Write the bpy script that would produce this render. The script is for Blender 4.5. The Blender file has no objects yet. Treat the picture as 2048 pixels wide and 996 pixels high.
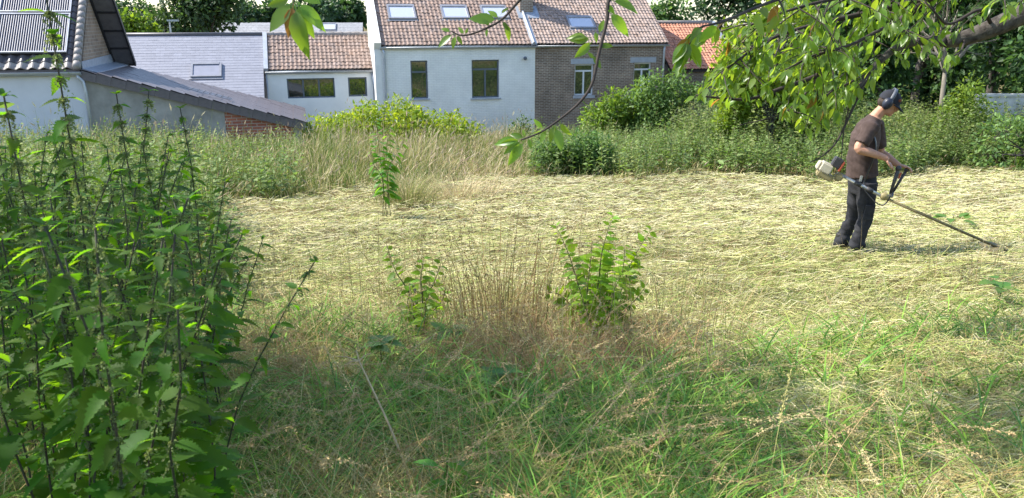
import bpy, bmesh, math, random
import numpy as np
from mathutils import Vector, Matrix

random.seed(7)
RS = np.random.RandomState(11)
SC = bpy.context.scene
COL = SC.collection
rad = math.radians

# ------------------------------------------------------------------ camera, sky, sun, exposure
F_PX, W_PX, H_PX = 1540.0, 2048.0, 996.0
PITCH = rad(16.5)
CAM = Vector((0.0, 0.0, 1.6))
cd = bpy.data.cameras.new('camera')
cam = bpy.data.objects.new('camera', cd)
COL.objects.link(cam)
cam.location = CAM
cam.rotation_euler = (math.pi / 2 - PITCH, 0, 0)
cd.sensor_width = 36.0
cd.lens = 36.0 * F_PX / W_PX
cd.clip_start = 0.05
cd.clip_end = 2000
cd.dof.use_dof = True
cd.dof.focus_distance = 9.0
cd.dof.aperture_fstop = 11.0
SC.camera = cam

SUN_TO = Vector((-0.80, 0.10, 0.90)).normalized()
wd = bpy.data.worlds.new('World')
SC.world = wd
wd.use_nodes = True
nt = wd.node_tree
bgn = nt.nodes['Background']
sky = nt.nodes.new('ShaderNodeTexSky')
sky.sky_type = 'NISHITA'
sky.sun_disc = False
sky.sun_elevation = math.asin(SUN_TO.z)
sky.sun_rotation = math.atan2(SUN_TO.x, SUN_TO.y)
sky.air_density = 1.0
sky.dust_density = 0.8
sky.ozone_density = 1.0
nt.links.new(sky.outputs[0], bgn.inputs[0])
bgn.inputs[1].default_value = 0.15
sl = bpy.data.lights.new('sun', 'SUN')
sl.energy = 3.9
sl.angle = rad(0.53)
sl.color = (1.0, 0.95, 0.86)
so = bpy.data.objects.new('sun', sl)
COL.objects.link(so)
so.rotation_euler = SUN_TO.to_track_quat('Z', 'Y').to_euler()
so.location = (-20, 0, 30)
SC.view_settings.view_transform = 'Standard'
SC.view_settings.look = 'None'
SC.view_settings.exposure = 1.3
SC.view_settings.gamma = 1.0

# ------------------------------------------------------------------ helpers
FWD = Vector((0, math.cos(PITCH), -math.sin(PITCH)))
UPV = Vector((0, math.sin(PITCH), math.cos(PITCH)))
RGT = Vector((1, 0, 0))

def ray(px, py):
    return RGT * ((px - W_PX / 2) / F_PX) + FWD + UPV * ((H_PX / 2 - py) / F_PX)

def P(px, py, d):
    """point at depth d (metres along the view axis)"""
    return CAM + ray(px, py) * d

def PY(px, py, Y):
    r = ray(px, py)
    return CAM + r * (Y / r.y)

def gz(x, y):
    """terrain height; works on floats and arrays"""
    x = np.asarray(x, dtype=float); y = np.asarray(y, dtype=float)
    z = -0.10 * np.clip(y, -60, 17) - 0.115 * np.clip(y - 17, 0, 16)
    z = z + 0.02 * np.sin(x * 1.3 + 0.7) * np.sin(y * 1.1 + 0.3) + 0.035 * np.sin(x * 0.45 + 2) * np.cos(y * 0.5)
    z = z + np.clip(y - 45, 0, 400) * 0.012
    return z

def G(px, py):
    """ground point under a pixel"""
    r = ray(px, py)
    t = 1.0
    for _ in range(60):
        p = CAM + r * t
        h = p.z - float(gz(p.x, p.y))
        t += h / max(0.08, -r.z + 0.10 * r.y) * 0.8
        t = max(0.3, min(t, 80))
    return CAM + r * t

def nz(x, y, s=1.0, o=0.0):
    x = np.asarray(x) * s; y = np.asarray(y) * s
    return (np.sin(x * 1.7 + 1.3 * np.sin(y * 0.9 + o) + o) + np.sin(y * 2.1 + 1.1 * np.sin(x * 1.2 + 2 * o) + 1.7)
            + 0.6 * np.sin(x * 3.9 + y * 3.1 + o * 3) + 0.5 * np.sin(x * 6.1 - y * 5.3 + o)) / 3.1

def mkmesh(name, V, faces, tint=None, smooth=False):
    V = np.asarray(V, dtype=np.float32).reshape(-1, 3)
    me = bpy.data.meshes.new(name)
    me.vertices.add(len(V))
    me.vertices.foreach_set('co', V.ravel())
    faces = [np.asarray(f, dtype=np.int32) for f in faces if len(f)]
    tot = sum(f.size for f in faces)
    nf = sum(len(f) for f in faces)
    me.loops.add(tot)
    me.loops.foreach_set('vertex_index', np.concatenate([f.ravel() for f in faces]))
    ls = []; c = 0
    for f in faces:
        k = f.shape[1]
        ls.append(c + np.arange(len(f)) * k)
        c += f.size
    me.polygons.add(nf)
    me.polygons.foreach_set('loop_start', np.concatenate(ls).astype(np.int32))
    me.polygons.foreach_set('use_smooth', np.full(nf, bool(smooth)))
    if tint is not None:
        a = me.color_attributes.new('tint', 'FLOAT_COLOR', 'POINT')
        t4 = np.ones((len(V), 4), dtype=np.float32)
        t4[:, :3] = tint
        a.data.foreach_set('color', t4.ravel())
    me.update(calc_edges=True)
    return me

def ob(name, me, mat=None, parent=None, kind=None):
    o = bpy.data.objects.new(name, me)
    COL.objects.link(o)
    if mat is not None and me is not None:
        me.materials.clear()
        me.materials.append(mat)
    if parent is not None:
        o.parent = parent
    if kind:
        o['kind'] = kind
    return o

def thing(name, label, cat, loc=(0, 0, 0), rz=0.0, group=None):
    o = bpy.data.objects.new(name, None)
    COL.objects.link(o)
    o.location = loc
    o.rotation_euler = (0, 0, rz)
    o.empty_display_size = 0.2
    tag(o, label, cat, group)
    return o

def tag(o, label, cat, group=None):
    o['label'] = label; o['category'] = cat
    if group:
        o['group'] = group
    return o

class MB:
    """collects simple shapes into one mesh"""
    def __init__(s):
        s.v = []; s.f = []
    def quadsv(s, vs, fs):
        b = len(s.v)
        s.v += [tuple(v) for v in vs]
        s.f += [tuple(b + i for i in f) for f in fs]
    def box(s, a, b):
        x0, y0, z0 = a; x1, y1, z1 = b
        vs = [(x0, y0, z0), (x1, y0, z0), (x1, y1, z0), (x0, y1, z0), (x0, y0, z1), (x1, y0, z1), (x1, y1, z1), (x0, y1, z1)]
        s.quadsv(vs, [(3, 2, 1, 0), (4, 5, 6, 7), (0, 1, 5, 4), (1, 2, 6, 5), (2, 3, 7, 6), (3, 0, 4, 7)])
        return s
    def obox(s, c, ax, ay, az):
        """oriented box: centre and three half-axes"""
        c, ax, ay, az = Vector(c), Vector(ax), Vector(ay), Vector(az)
        vs = [c + ax * i + ay * j + az * k for k in (-1, 1) for (i, j) in ((-1, -1), (1, -1), (1, 1), (-1, 1))]
        s.quadsv(vs, [(3, 2, 1, 0), (4, 5, 6, 7), (0, 1, 5, 4), (1, 2, 6, 5), (2, 3, 7, 6), (3, 0, 4, 7)])
        return s
    def poly(s, pts):
        s.quadsv(pts, [tuple(range(len(pts)))])
        return s
    def prism(s, pts, off):
        n = len(pts); off = Vector(off)
        vs = [Vector(p) for p in pts] + [Vector(p) + off for p in pts]
        fs = [tuple(range(n - 1, -1, -1)), tuple(range(n, 2 * n))]
        fs += [(i, (i + 1) % n, n + (i + 1) % n, n + i) for i in range(n)]
        s.quadsv(vs, fs)
        return s
    def tube(s, pts, rs, n=8, caps=True, flat=None):
        pts = [Vector(p) for p in pts]
        if not hasattr(rs, '__len__'):
            rs = [rs] * len(pts)
        b = len(s.v)
        up = None
        for i, p in enumerate(pts):
            d = (pts[min(i + 1, len(pts) - 1)] - pts[max(i - 1, 0)])
            if d.length < 1e-9: d = Vector((0, 0, 1))
            d.normalize()
            if up is None:
                up = Vector((0, 0, 1)) if abs(d.z) < 0.9 else Vector((1, 0, 0))
            a = d.cross(up).normalized(); c = a.cross(d).normalized()
            up = c
            r = rs[i]
            rx, ry = (r if hasattr(r, '__len__') else (r, r))
            for k in range(n):
                t = 2 * math.pi * k / n
                s.v.append(tuple(p + a * (rx * math.cos(t)) + c * (ry * math.sin(t))))
        m = len(pts)
        for i in range(m - 1):
            for k in range(n):
                k2 = (k + 1) % n
                s.f.append((b + i * n + k, b + i * n + k2, b + (i + 1) * n + k2, b + (i + 1) * n + k))
        if caps:
            s.f.append(tuple(b + k for k in range(n - 1, -1, -1)))
            s.f.append(tuple(b + (m - 1) * n + k for k in range(n)))
        return s
    def ell(s, c, r, nu=12, nv=8, rot=None):
        c = Vector(c); b = len(s.v)
        for j in range(nv + 1):
            ph = math.pi * j / nv
            for i in range(nu):
                th = 2 * math.pi * i / nu
                q = Vector((r[0] * math.sin(ph) * math.cos(th), r[1] * math.sin(ph) * math.sin(th), r[2] * math.cos(ph)))
                if rot is not None: q = rot @ q
                s.v.append(tuple(c + q))
        for j in range(nv):
            for i in range(nu):
                i2 = (i + 1) % nu
                s.f.append((b + j * nu + i, b + (j + 1) * nu + i, b + (j + 1) * nu + i2, b + j * nu + i2))
        return s
    def mesh(s, name, smooth=False):
        me = bpy.data.meshes.new(name)
        me.from_pydata(s.v, [], s.f)
        if smooth:
            me.polygons.foreach_set('use_smooth', np.ones(len(me.polygons), dtype=bool))
        me.update()
        return me
    def build(s, name, mat, parent=None, smooth=False, kind=None):
        return ob(name, s.mesh(name, smooth), mat, parent, kind)

# ------------------------------------------------------------------ materials
def newmat(name):
    m = bpy.data.materials.new(name); m.use_nodes = True
    t = m.node_tree
    b = t.nodes['Principled BSDF']
    return m, t, b

def nd(t, typ, **kw):
    n = t.nodes.new(typ)
    for k, v in kw.items():
        setattr(n, k, v)
    return n

def varied(t, col, col2, scale=4.0, detail=5.0, coord='Object', stretch=(1, 1, 1), lo=0.35, hi=0.65):
    tc = nd(t, 'ShaderNodeTexCoord'); mp = nd(t, 'ShaderNodeMapping')
    mp.inputs['Scale'].default_value = stretch
    t.links.new(tc.outputs[coord], mp.inputs[0])
    n = nd(t, 'ShaderNodeTexNoise'); n.inputs['Scale'].default_value = scale; n.inputs['Detail'].default_value = detail
    n.inputs['Roughness'].default_value = 0.65
    t.links.new(mp.outputs[0], n.inputs['Vector'])
    r = nd(t, 'ShaderNodeValToRGB')
    r.color_ramp.elements[0].position = lo; r.color_ramp.elements[0].color = (*col, 1)
    r.color_ramp.elements[1].position = hi; r.color_ramp.elements[1].color = (*col2, 1)
    t.links.new(n.outputs[0], r.inputs[0])
    return r.outputs[0], n.outputs[0], mp.outputs[0]

def simple(name, col, col2=None, rough=0.7, scale=6.0, bump=0.0, metallic=0.0, stretch=(1, 1, 1), spec=0.4, coord='Object'):
    m, t, b = newmat(name)
    b.inputs['Roughness'].default_value = rough
    b.inputs['Metallic'].default_value = metallic
    b.inputs['Specular IOR Level'].default_value = spec
    if col2 is None: col2 = tuple(c * 0.75 for c in col)
    c, f, v = varied(t, col, col2, scale, stretch=stretch, coord=coord)
    t.links.new(c, b.inputs['Base Color'])
    if bump:
        bp = nd(t, 'ShaderNodeBump'); bp.inputs['Strength'].default_value = bump; bp.inputs['Distance'].default_value = 0.02
        t.links.new(f, bp.inputs['Height']); t.links.new(bp.outputs[0], b.inputs['Normal'])
    return m

def leafmat(name, base, trans, mix=0.42, rough=0.5, attr=True, spec=0.35, vary=(0.72, 1.25), hue=0.02):
    m, t, b = newmat(name)
    b.inputs['Roughness'].default_value = rough
    b.inputs['Specular IOR Level'].default_value = spec
    tr = nd(t, 'ShaderNodeBsdfTranslucent')
    mx = nd(t, 'ShaderNodeMixShader'); mx.inputs[0].default_value = mix
    def chain(col):
        if attr:
            a = nd(t, 'ShaderNodeAttribute', attribute_name='tint')
            mu = nd(t, 'ShaderNodeMix', data_type='RGBA', blend_type='MULTIPLY')
            mu.inputs[0].default_value = 1.0
            t.links.new(a.outputs['Color'], mu.inputs[6])
            mu.inputs[7].default_value = (*col, 1)
            return mu.outputs[2]
        oi = nd(t, 'ShaderNodeObjectInfo')
        hs = nd(t, 'ShaderNodeHueSaturation')
        hs.inputs['Color'].default_value = (*col, 1)
        mr = nd(t, 'ShaderNodeMapRange'); mr.inputs[3].default_value = vary[0]; mr.inputs[4].default_value = vary[1]
        t.links.new(oi.outputs['Random'], mr.inputs[0]); t.links.new(mr.outputs[0], hs.inputs['Value'])
        mh = nd(t, 'ShaderNodeMapRange'); mh.inputs[3].default_value = 0.5 - hue; mh.inputs[4].default_value = 0.5 + hue
        m3 = nd(t, 'ShaderNodeMath', operation='FRACT'); m4 = nd(t, 'ShaderNodeMath', operation='MULTIPLY')
        m4.inputs[1].default_value = 7.31
        t.links.new(oi.outputs['Random'], m4.inputs[0]); t.links.new(m4.outputs[0], m3.inputs[0])
        t.links.new(m3.outputs[0], mh.inputs[0]); t.links.new(mh.outputs[0], hs.inputs['Hue'])
        return hs.outputs[0]
    t.links.new(chain(base), b.inputs['Base Color'])
    t.links.new(chain(trans), tr.inputs['Color'])
    out = t.nodes['Material Output']
    t.links.new(b.outputs[0], mx.inputs[1]); t.links.new(tr.outputs[0], mx.inputs[2])
    t.links.new(mx.outputs[0], out.inputs[0])
    return m

def brickmat(name, c1, c2, mortar, bw=0.21, bh=0.065, msize=0.012, bump=0.6, rough=0.85, dirt=0.5):
    m, t, b = newmat(name)
    tc = nd(t, 'ShaderNodeTexCoord'); sp = nd(t, 'ShaderNodeSeparateXYZ'); cb = nd(t, 'ShaderNodeCombineXYZ')
    t.links.new(tc.outputs['Object'], sp.inputs[0])
    ad = nd(t, 'ShaderNodeMath', operation='ADD')
    t.links.new(sp.outputs[0], ad.inputs[0]); t.links.new(sp.outputs[1], ad.inputs[1])
    t.links.new(ad.outputs[0], cb.inputs[0]); t.links.new(sp.outputs[2], cb.inputs[1])
    br = nd(t, 'ShaderNodeTexBrick')
    br.inputs['Scale'].default_value = 1.0
    br.inputs['Brick Width'].default_value = bw; br.inputs['Row Height'].default_value = bh
    br.inputs['Mortar Size'].default_value = msize; br.inputs['Mortar Smooth'].default_value = 0.2
    br.inputs['Color1'].default_value = (*c1, 1); br.inputs['Color2'].default_value = (*c2, 1); br.inputs['Mortar'].default_value = (*mortar, 1)
    t.links.new(cb.outputs[0], br.inputs['Vector'])
    n = nd(t, 'ShaderNodeTexNoise'); n.inputs['Scale'].default_value = 1.1; n.inputs['Detail'].default_value = 7; n.inputs['Roughness'].default_value = 0.7
    t.links.new(tc.outputs['Object'], n.inputs['Vector'])
    mr = nd(t, 'ShaderNodeMapRange'); mr.inputs[1].default_value = 0.3; mr.inputs[2].default_value = 0.7
    mr.inputs[3].default_value = 1.0 - dirt * 0.6; mr.inputs[4].default_value = 1.0 + dirt * 0.3
    t.links.new(n.outputs[0], mr.inputs[0])
    mu = nd(t, 'ShaderNodeMix', data_type='RGBA', blend_type='MULTIPLY'); mu.inputs[0].default_value = 1.0
    t.links.new(br.outputs[0], mu.inputs[6]); t.links.new(mr.outputs[0], mu.inputs[7])
    t.links.new(mu.outputs[2], b.inputs['Base Color'])
    bp = nd(t, 'ShaderNodeBump'); bp.inputs['Strength'].default_value = bump; bp.inputs['Distance'].default_value = 0.01; bp.invert = True
    t.links.new(br.outputs['Fac'], bp.inputs['Height']); t.links.new(bp.outputs[0], b.inputs['Normal'])
    b.inputs['Roughness'].default_value = rough
    b.inputs['Specular IOR Level'].default_value = 0.25
    return m

def tintmat(name, col, rough=0.7, spec=0.3, noise=0.35, nscale=8):
    """opaque material multiplied by the tint of each piece and a little weathering"""
    m, t, b = newmat(name)
    a = nd(t, 'ShaderNodeAttribute', attribute_name='tint')
    c, f, v = varied(t, col, tuple(x * (1 - noise) for x in col), nscale)
    mu = nd(t, 'ShaderNodeMix', data_type='RGBA', blend_type='MULTIPLY'); mu.inputs[0].default_value = 1.0
    t.links.new(a.outputs['Color'], mu.inputs[6]); t.links.new(c, mu.inputs[7])
    t.links.new(mu.outputs[2], b.inputs['Base Color'])
    b.inputs['Roughness'].default_value = rough; b.inputs['Specular IOR Level'].default_value = spec
    return m

M = {}
M['white_render'] = brickmat('white_painted_brick', (0.88, 0.87, 0.83), (0.84, 0.83, 0.80), (0.78, 0.77, 0.74), bump=0.6, rough=0.8, dirt=0.22)
M['annex_render'] = simple('smooth_white_render', (0.87, 0.855, 0.82), (0.77, 0.76, 0.735), 0.85, 1.2, 0.1)
M['shade_tinted_render'] = simple('white_render_shade_tinted', (0.66, 0.66, 0.69), (0.58, 0.58, 0.61), 0.9, 0.8, 0.1)  # white wall, with the lavender of its shade put into the colour
M['grey_render'] = simple('stained_cement_render', (0.37, 0.35, 0.315), (0.23, 0.22, 0.20), 0.95, 1.3, 0.25)
M['parapet'] = simple('white_parapet_render', (0.80, 0.79, 0.76), (0.70, 0.69, 0.66), 0.85, 2, 0.1)
M['brown_brick'] = brickmat('old_brown_brick', (0.27, 0.18, 0.125), (0.17, 0.115, 0.085), (0.40, 0.345, 0.285), dirt=0.8, msize=0.014)
M['tan_brick'] = brickmat('tan_gable_brick', (0.34, 0.245, 0.17), (0.25, 0.18, 0.13), (0.36, 0.31, 0.26), bw=0.30, bh=0.10, dirt=0.6)
M['red_brick'] = brickmat('red_brick', (0.40, 0.14, 0.085), (0.30, 0.10, 0.065), (0.40, 0.31, 0.26), bw=0.28, bh=0.09, dirt=0.5)
M['tile_brown'] = tintmat('brown_clay_tiles', (0.305, 0.22, 0.18), 0.75)
M['tile_grey_brown'] = tintmat('weathered_brown_tiles', (0.37, 0.28, 0.235), 0.78)
M['tile_orange'] = tintmat('orange_clay_tiles', (0.60, 0.28, 0.18), 0.75)
M['tile_dark'] = simple('dark_glazed_tile', (0.10, 0.09, 0.095), (0.07, 0.064, 0.07), 0.45, 7, 0.1, spec=0.5)
M['tile_verge'] = simple('grey_verge_tile', (0.31, 0.28, 0.26), (0.2, 0.18, 0.17), 0.6, 6, 0.15)
M['cap_tile'] = simple('dark_brown_cap_tile', (0.135, 0.115, 0.12), (0.09, 0.078, 0.083), 0.5, 5, 0.1, spec=0.5)
M['slate'] = tintmat('blue_grey_slates', (0.255, 0.26, 0.30), 0.6, 0.4, 0.12)
M['far_slate'] = tintmat('far_grey_slates', (0.33, 0.33, 0.34), 0.7)
M['zinc'] = simple('zinc', (0.50, 0.52, 0.55), (0.38, 0.40, 0.43), 0.45, 4, 0, 0.5)
M['lead'] = simple('lead_flashing', (0.36, 0.40, 0.46), (0.25, 0.29, 0.34), 0.5, 9, 0.3, 0.3)
M['grey_frame'] = simple('dark_grey_window_frame', (0.115, 0.135, 0.165), (0.095, 0.11, 0.135), 0.45, 3)
M['white_frame'] = simple('white_window_frame', (0.72, 0.73, 0.75), (0.65, 0.66, 0.68), 0.4, 3)
M['skylight_frame'] = simple('skylight_metal', (0.34, 0.34, 0.36), (0.27, 0.27, 0.29), 0.4, 4, 0, 0.4)
M['stone'] = simple('blue_stone', (0.42, 0.44, 0.48), (0.34, 0.36, 0.40), 0.75, 5, 0.1)
m, t, b = newmat('dark_window_glass')
b.inputs['Base Color'].default_value = (0.02, 0.03, 0.025, 1); b.inputs['Roughness'].default_value = 0.03
b.inputs['Specular IOR Level'].default_value = 0.9; b.inputs['IOR'].default_value = 1.9
M['glass'] = m
m, t, b = newmat('painted_sky_reflection_glass')
b.inputs['Base Color'].default_value = (0.48, 0.50, 0.58, 1); b.inputs['Roughness'].default_value = 0.12  # pale blue base paints the sky's reflection into the skylight panes
b.inputs['Specular IOR Level'].default_value = 1.0; b.inputs['IOR'].default_value = 2.2
M['sky_painted_glass'] = m
M['blind'] = simple('skylight_blind', (0.25, 0.26, 0.32), (0.21, 0.22, 0.27), 0.6, 3)
M['panel_tube'] = simple('collector_tube', (0.17, 0.175, 0.22), (0.13, 0.135, 0.175), 0.42, 3, 0, 0.0, spec=0.4)
M['panel_back'] = simple('collector_back', (0.07, 0.072, 0.095), None, 0.4, 3)
M['panel_frame'] = simple('collector_frame', (0.62, 0.63, 0.66), None, 0.35, 3, 0, 0.6)
M['dark_wood'] = simple('dark_bargeboard', (0.03, 0.027, 0.028), (0.02, 0.018, 0.02), 0.6, 6)
M['soffit'] = simple('grey_soffit_panel', (0.15, 0.14, 0.145), (0.11, 0.10, 0.105), 0.7, 5)
M['bark'] = simple('grey_cherry_bark', (0.13, 0.115, 0.10), (0.035, 0.028, 0.024), 0.95, 16, 1.0)
M['twig'] = simple('dark_twig', (0.055, 0.04, 0.032), (0.03, 0.022, 0.018), 0.8, 12)
M['pale_trunk'] = simple('pale_tree_trunk', (0.21, 0.185, 0.145), (0.12, 0.105, 0.08), 0.9, 5, 0.3)
M['stem_dark'] = simple('dark_green_stem', (0.035, 0.05, 0.02), (0.05, 0.035, 0.025), 0.7, 12)
M['stem_green'] = simple('green_stem', (0.11, 0.15, 0.035), (0.12, 0.085, 0.04), 0.7, 12)
M['stem_dry'] = simple('dry_stalk', (0.55, 0.44, 0.26), (0.38, 0.27, 0.15), 0.8, 14)
# ------------------------------------------------------------------ terrain
def build_ground():
    n1 = np.concatenate([np.linspace(-200, -25, 15), np.linspace(-24, 28, 210), np.linspace(30, 220, 16)])
    n2 = np.concatenate([np.linspace(-40, -3, 10), np.linspace(-2, 30, 190), np.linspace(31, 300, 30)])
    X, Y = np.meshgrid(n1, n2)
    Z = gz(X, Y)
    V = np.stack([X, Y, Z], -1).reshape(-1, 3)
    a, b = X.shape
    i = np.arange(a * b).reshape(a, b)
    Fq = np.stack([i[:-1, :-1], i[:-1, 1:], i[1:, 1:], i[1:, :-1]], -1).reshape(-1, 4)
    m, t, bs = newmat('dry_mown_ground')
    c1, f1, v1 = varied(t, (0.20, 0.165, 0.085), (0.085, 0.08, 0.035), 1.4, 8)
    c2, f2, v2 = varied(t, (1.2, 1.15, 1.0), (0.45, 0.42, 0.3), 26, 6)
    mu = nd(t, 'ShaderNodeMix', data_type='RGBA', blend_type='MULTIPLY'); mu.inputs[0].default_value = 1
    t.links.new(c1, mu.inputs[6]); t.links.new(c2, mu.inputs[7]); t.links.new(mu.outputs[2], bs.inputs['Base Color'])
    bp = nd(t, 'ShaderNodeBump'); bp.inputs['Strength'].default_value = 0.8; bp.inputs['Distance'].default_value = 0.04
    t.links.new(f2, bp.inputs['Height']); t.links.new(bp.outputs[0], bs.inputs['Normal'])
    bs.inputs['Roughness'].default_value = 0.95; bs.inputs['Specular IOR Level'].default_value = 0.1
    ob('ground', mkmesh('ground', V, [Fq], smooth=True), m, kind='structure')
build_ground()

# ------------------------------------------------------------------ houses
TH = rad(15.0)
class Frame:
    def __init__(s, o, th=TH):
        s.o = Vector(o); s.th = th
        s.R = Matrix.Rotation(-th, 3, 'Z')
    def lray(s, px, py):
        return s.R @ (CAM - s.o), s.R @ ray(px, py)
    def fac(s, px, py, y=0.0):
        o, d = s.lray(px, py)
        t = (y - o.y) / d.y
        p = o + d * t
        return p.x, p.z
    def roof(s, px, py, ze, pitch, y0=0.0):
        o, d = s.lray(px, py)
        k = math.tan(pitch)
        t = (ze - o.z + (o.y - y0) * k) / (d.z - d.y * k)
        p = o + d * t
        return p.x, (p.y - y0) / math.cos(pitch)      # along, distance up the slope

def wall_mesh(mb, x0, x1, z0, z1, y, openings, reveal=0.14):
    xs = sorted(set([x0, x1] + [v for o in openings for v in (o[0], o[1])]))
    zs = sorted(set([z0, z1] + [v for o in openings for v in (o[2], o[3])]))
    for i in range(len(xs) - 1):
        for j in range(len(zs) - 1):
            cx, cz = (xs[i] + xs[i + 1]) / 2, (zs[j] + zs[j + 1]) / 2
            if any(o[0] < cx < o[1] and o[2] < cz < o[3] for o in openings): continue
            mb.poly([(xs[i], y, zs[j]), (xs[i + 1], y, zs[j]), (xs[i + 1], y, zs[j + 1]), (xs[i], y, zs[j + 1])])
    for (a, b, c, d) in openings:
        yr = y + reveal
        mb.poly([(a, y, c), (a, y, d), (a, yr, d), (a, yr, c)])
        mb.poly([(b, y, d), (b, y, c), (b, yr, c), (b, yr, d)])
        mb.poly([(a, y, d), (b, y, d), (b, yr, d), (a, yr, d)])
        mb.poly([(b, y, c), (a, y, c), (a, yr, c), (b, yr, c)])

def window(parent, x0, x1, z0, z1, y, mat, splits=(), transom=None, fw=0.055, sill=None, wsplits=None):
    """casement window: frame part with panes below it"""
    mb = MB()
    yf, yb = y + 0.09, y + 0.15
    mb.box((x0, yf, z0), (x0 + fw, yb, z1)); mb.box((x1 - fw, yf, z0), (x1, yb, z1))
    mb.box((x0 + fw, yf, z0), (x1 - fw, yb, z0 + fw)); mb.box((x0 + fw, yf, z1 - fw), (x1 - fw, yb, z1))
    zt = z1 - fw
    panes = []
    if transom:
        mb.box((x0 + fw, yf - 0.01, transom - fw * .6), (x1 - fw, yb, transom + fw * .6))
        panes.append((x0 + fw, x1 - fw, transom + fw * .6, z1 - fw)); zt = transom - fw * .6
    xs = [x0 + fw] + [v for v in splits] + [x1 - fw]
    for i in range(len(xs) - 1):
        a = xs[i] + (fw * .6 if i else 0); b = xs[i + 1] - (fw * .6 if i < len(xs) - 2 else 0)
        panes.append((a, b, z0 + fw, zt))
        if i: mb.box((xs[i] - fw * .6, yf - 0.008, z0 + fw), (xs[i] + fw * .6, yb, zt))
    w = mb.build('window', mat, parent)
    for (a, b, c, d) in panes:
        p = MB(); p.box((a, yf + 0.03, c), (b, yf + 0.045, d)); p.build('pane', M['glass'], w)
    if sill:
        sb = MB(); sb.box((x0 - 0.06, y - 0.07, z0 - sill), (x1 + 0.06, y + 0.1, z0 - 0.004)); sb.build('sill', M['stone'], w)
    # room shade behind the panes is a dark sheet, added per house
    return w

def tile_field(name, parent, mat, x0, x1, ze, pitch, slope_len, tw, th, y0=0.0, holes=(), amp=0.028, seed=0, lift=0.05, tintf=None, rough=0.009):
    """overlapping S-shaped clay tiles as real geometry in one mesh"""
    r = np.random.RandomState(seed)
    nx = max(1, int(round((x1 - x0) / tw))); tw = (x1 - x0) / nx
    nr = max(1, int(math.ceil(slope_len / th)))
    u = np.array([0, .18, .36, .6, .82, 1.0]); prof = np.array([0.0, .75, 1.0, .35, -.05, 0.0]) * amp
    cs, sn = math.cos(pitch), math.sin(pitch)
    VV = []; FF = []; TT = []; base = 0
    for j in range(nr):
        s0 = j * th; s1 = min(slope_len, s0 + th * 1.12)
        for i in range(nx):
            xa = x0 + i * tw; xc = xa + tw / 2; sc = s0 + th / 2
            if any(h[0] < xc < h[1] and h[2] < sc < h[3] for h in holes): continue
            jit = r.uniform(-rough, rough); k = len(u)
            x = xa + u * tw
            def pt(s, n):
                return np.stack([x, np.full(k, y0 + s * cs) - n * sn, ze + s * sn + n * cs], -1)
            f_top = pt(s0 - 0.01, prof + lift + 0.022 + jit); b_top = pt(s1, prof + lift + jit); f_bot = pt(s0 - 0.01, prof + lift - 0.006)
            VV += [f_top, b_top, f_bot]
            for q in range(k - 1):
                FF.append((base + q, base + q + 1, base + k + q + 1, base + k + q))
                FF.append((base + 2 * k + q, base + 2 * k + q + 1, base + q + 1, base + q))
            base += 3 * k
            tv = r.normal(1.0, 0.09); tr = r.normal(0, 0.025)
            TT.append(np.tile([tv * (1 + tr), tv, tv * (1 - tr)], (3 * k, 1)))
    return ob(name, mkmesh(name, np.concatenate(VV), [np.array(FF)], np.concatenate(TT), smooth=False), mat, parent, 'stuff')

def slate_field(name, parent, mat, x0, x1, ze, pitch, slope_len, tw, th, y0=0.0, holes=(), seed=0, lift=0.04):
    r = np.random.RandomState(seed)
    nx = int(round((x1 - x0) / tw)); tw = (x1 - x0) / nx; nr = int(math.ceil(slope_len / th))
    cs, sn = math.cos(pitch), math.sin(pitch)
    VV = []; FF = []; TT = []; b = 0
    for j in range(nr):
        s0 = j * th; s1 = min(slope_len, s0 + th * 1.1)
        for i in range(-1, nx):
            xa = x0 + (i + (0.5 if j % 2 else 0)) * tw + 0.001; xb = xa + tw - 0.002
            xa = max(xa, x0); xb = min(xb, x1)
            if xb - xa < 0.02: continue
            cut = False
            for h in holes:
                if h[2] < s0 + th / 2 < h[3] and xa < h[1] and xb > h[0]:
                    if xa >= h[0] and xb <= h[1]: cut = True
                    elif xa < h[0]: xb = h[0]
                    else: xa = h[1]
            if cut: continue
            n0 = lift + 0.005 + r.uniform(0, .003); n1 = lift
            P4 = [(xa, s0, n0), (xb, s0, n0), (xb, s1, n1), (xa, s1, n1), (xa, s0, n0 - .008), (xb, s0, n0 - .008)]
            VV.append(np.array([(x, y0 + s * cs - n * sn, ze + s * sn + n * cs) for x, s, n in P4]))
            FF += [(b, b + 1, b + 2, b + 3), (b + 4, b + 5, b + 1, b)]
            b += 6
            tv = r.normal(1, .035); TT.append(np.tile([tv, tv, tv * 1.01], (6, 1)))
    return ob(name, mkmesh(name, np.concatenate(VV), [np.array(FF)], np.concatenate(TT)), mat, parent, 'stuff')

def slope_pt(x, s, n, ze, pitch, y0=0.0):
    cs, sn = math.cos(pitch), math.sin(pitch)
    return Vector((x, y0 + s * cs - n * sn, ze + s * sn + n * cs))

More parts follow.
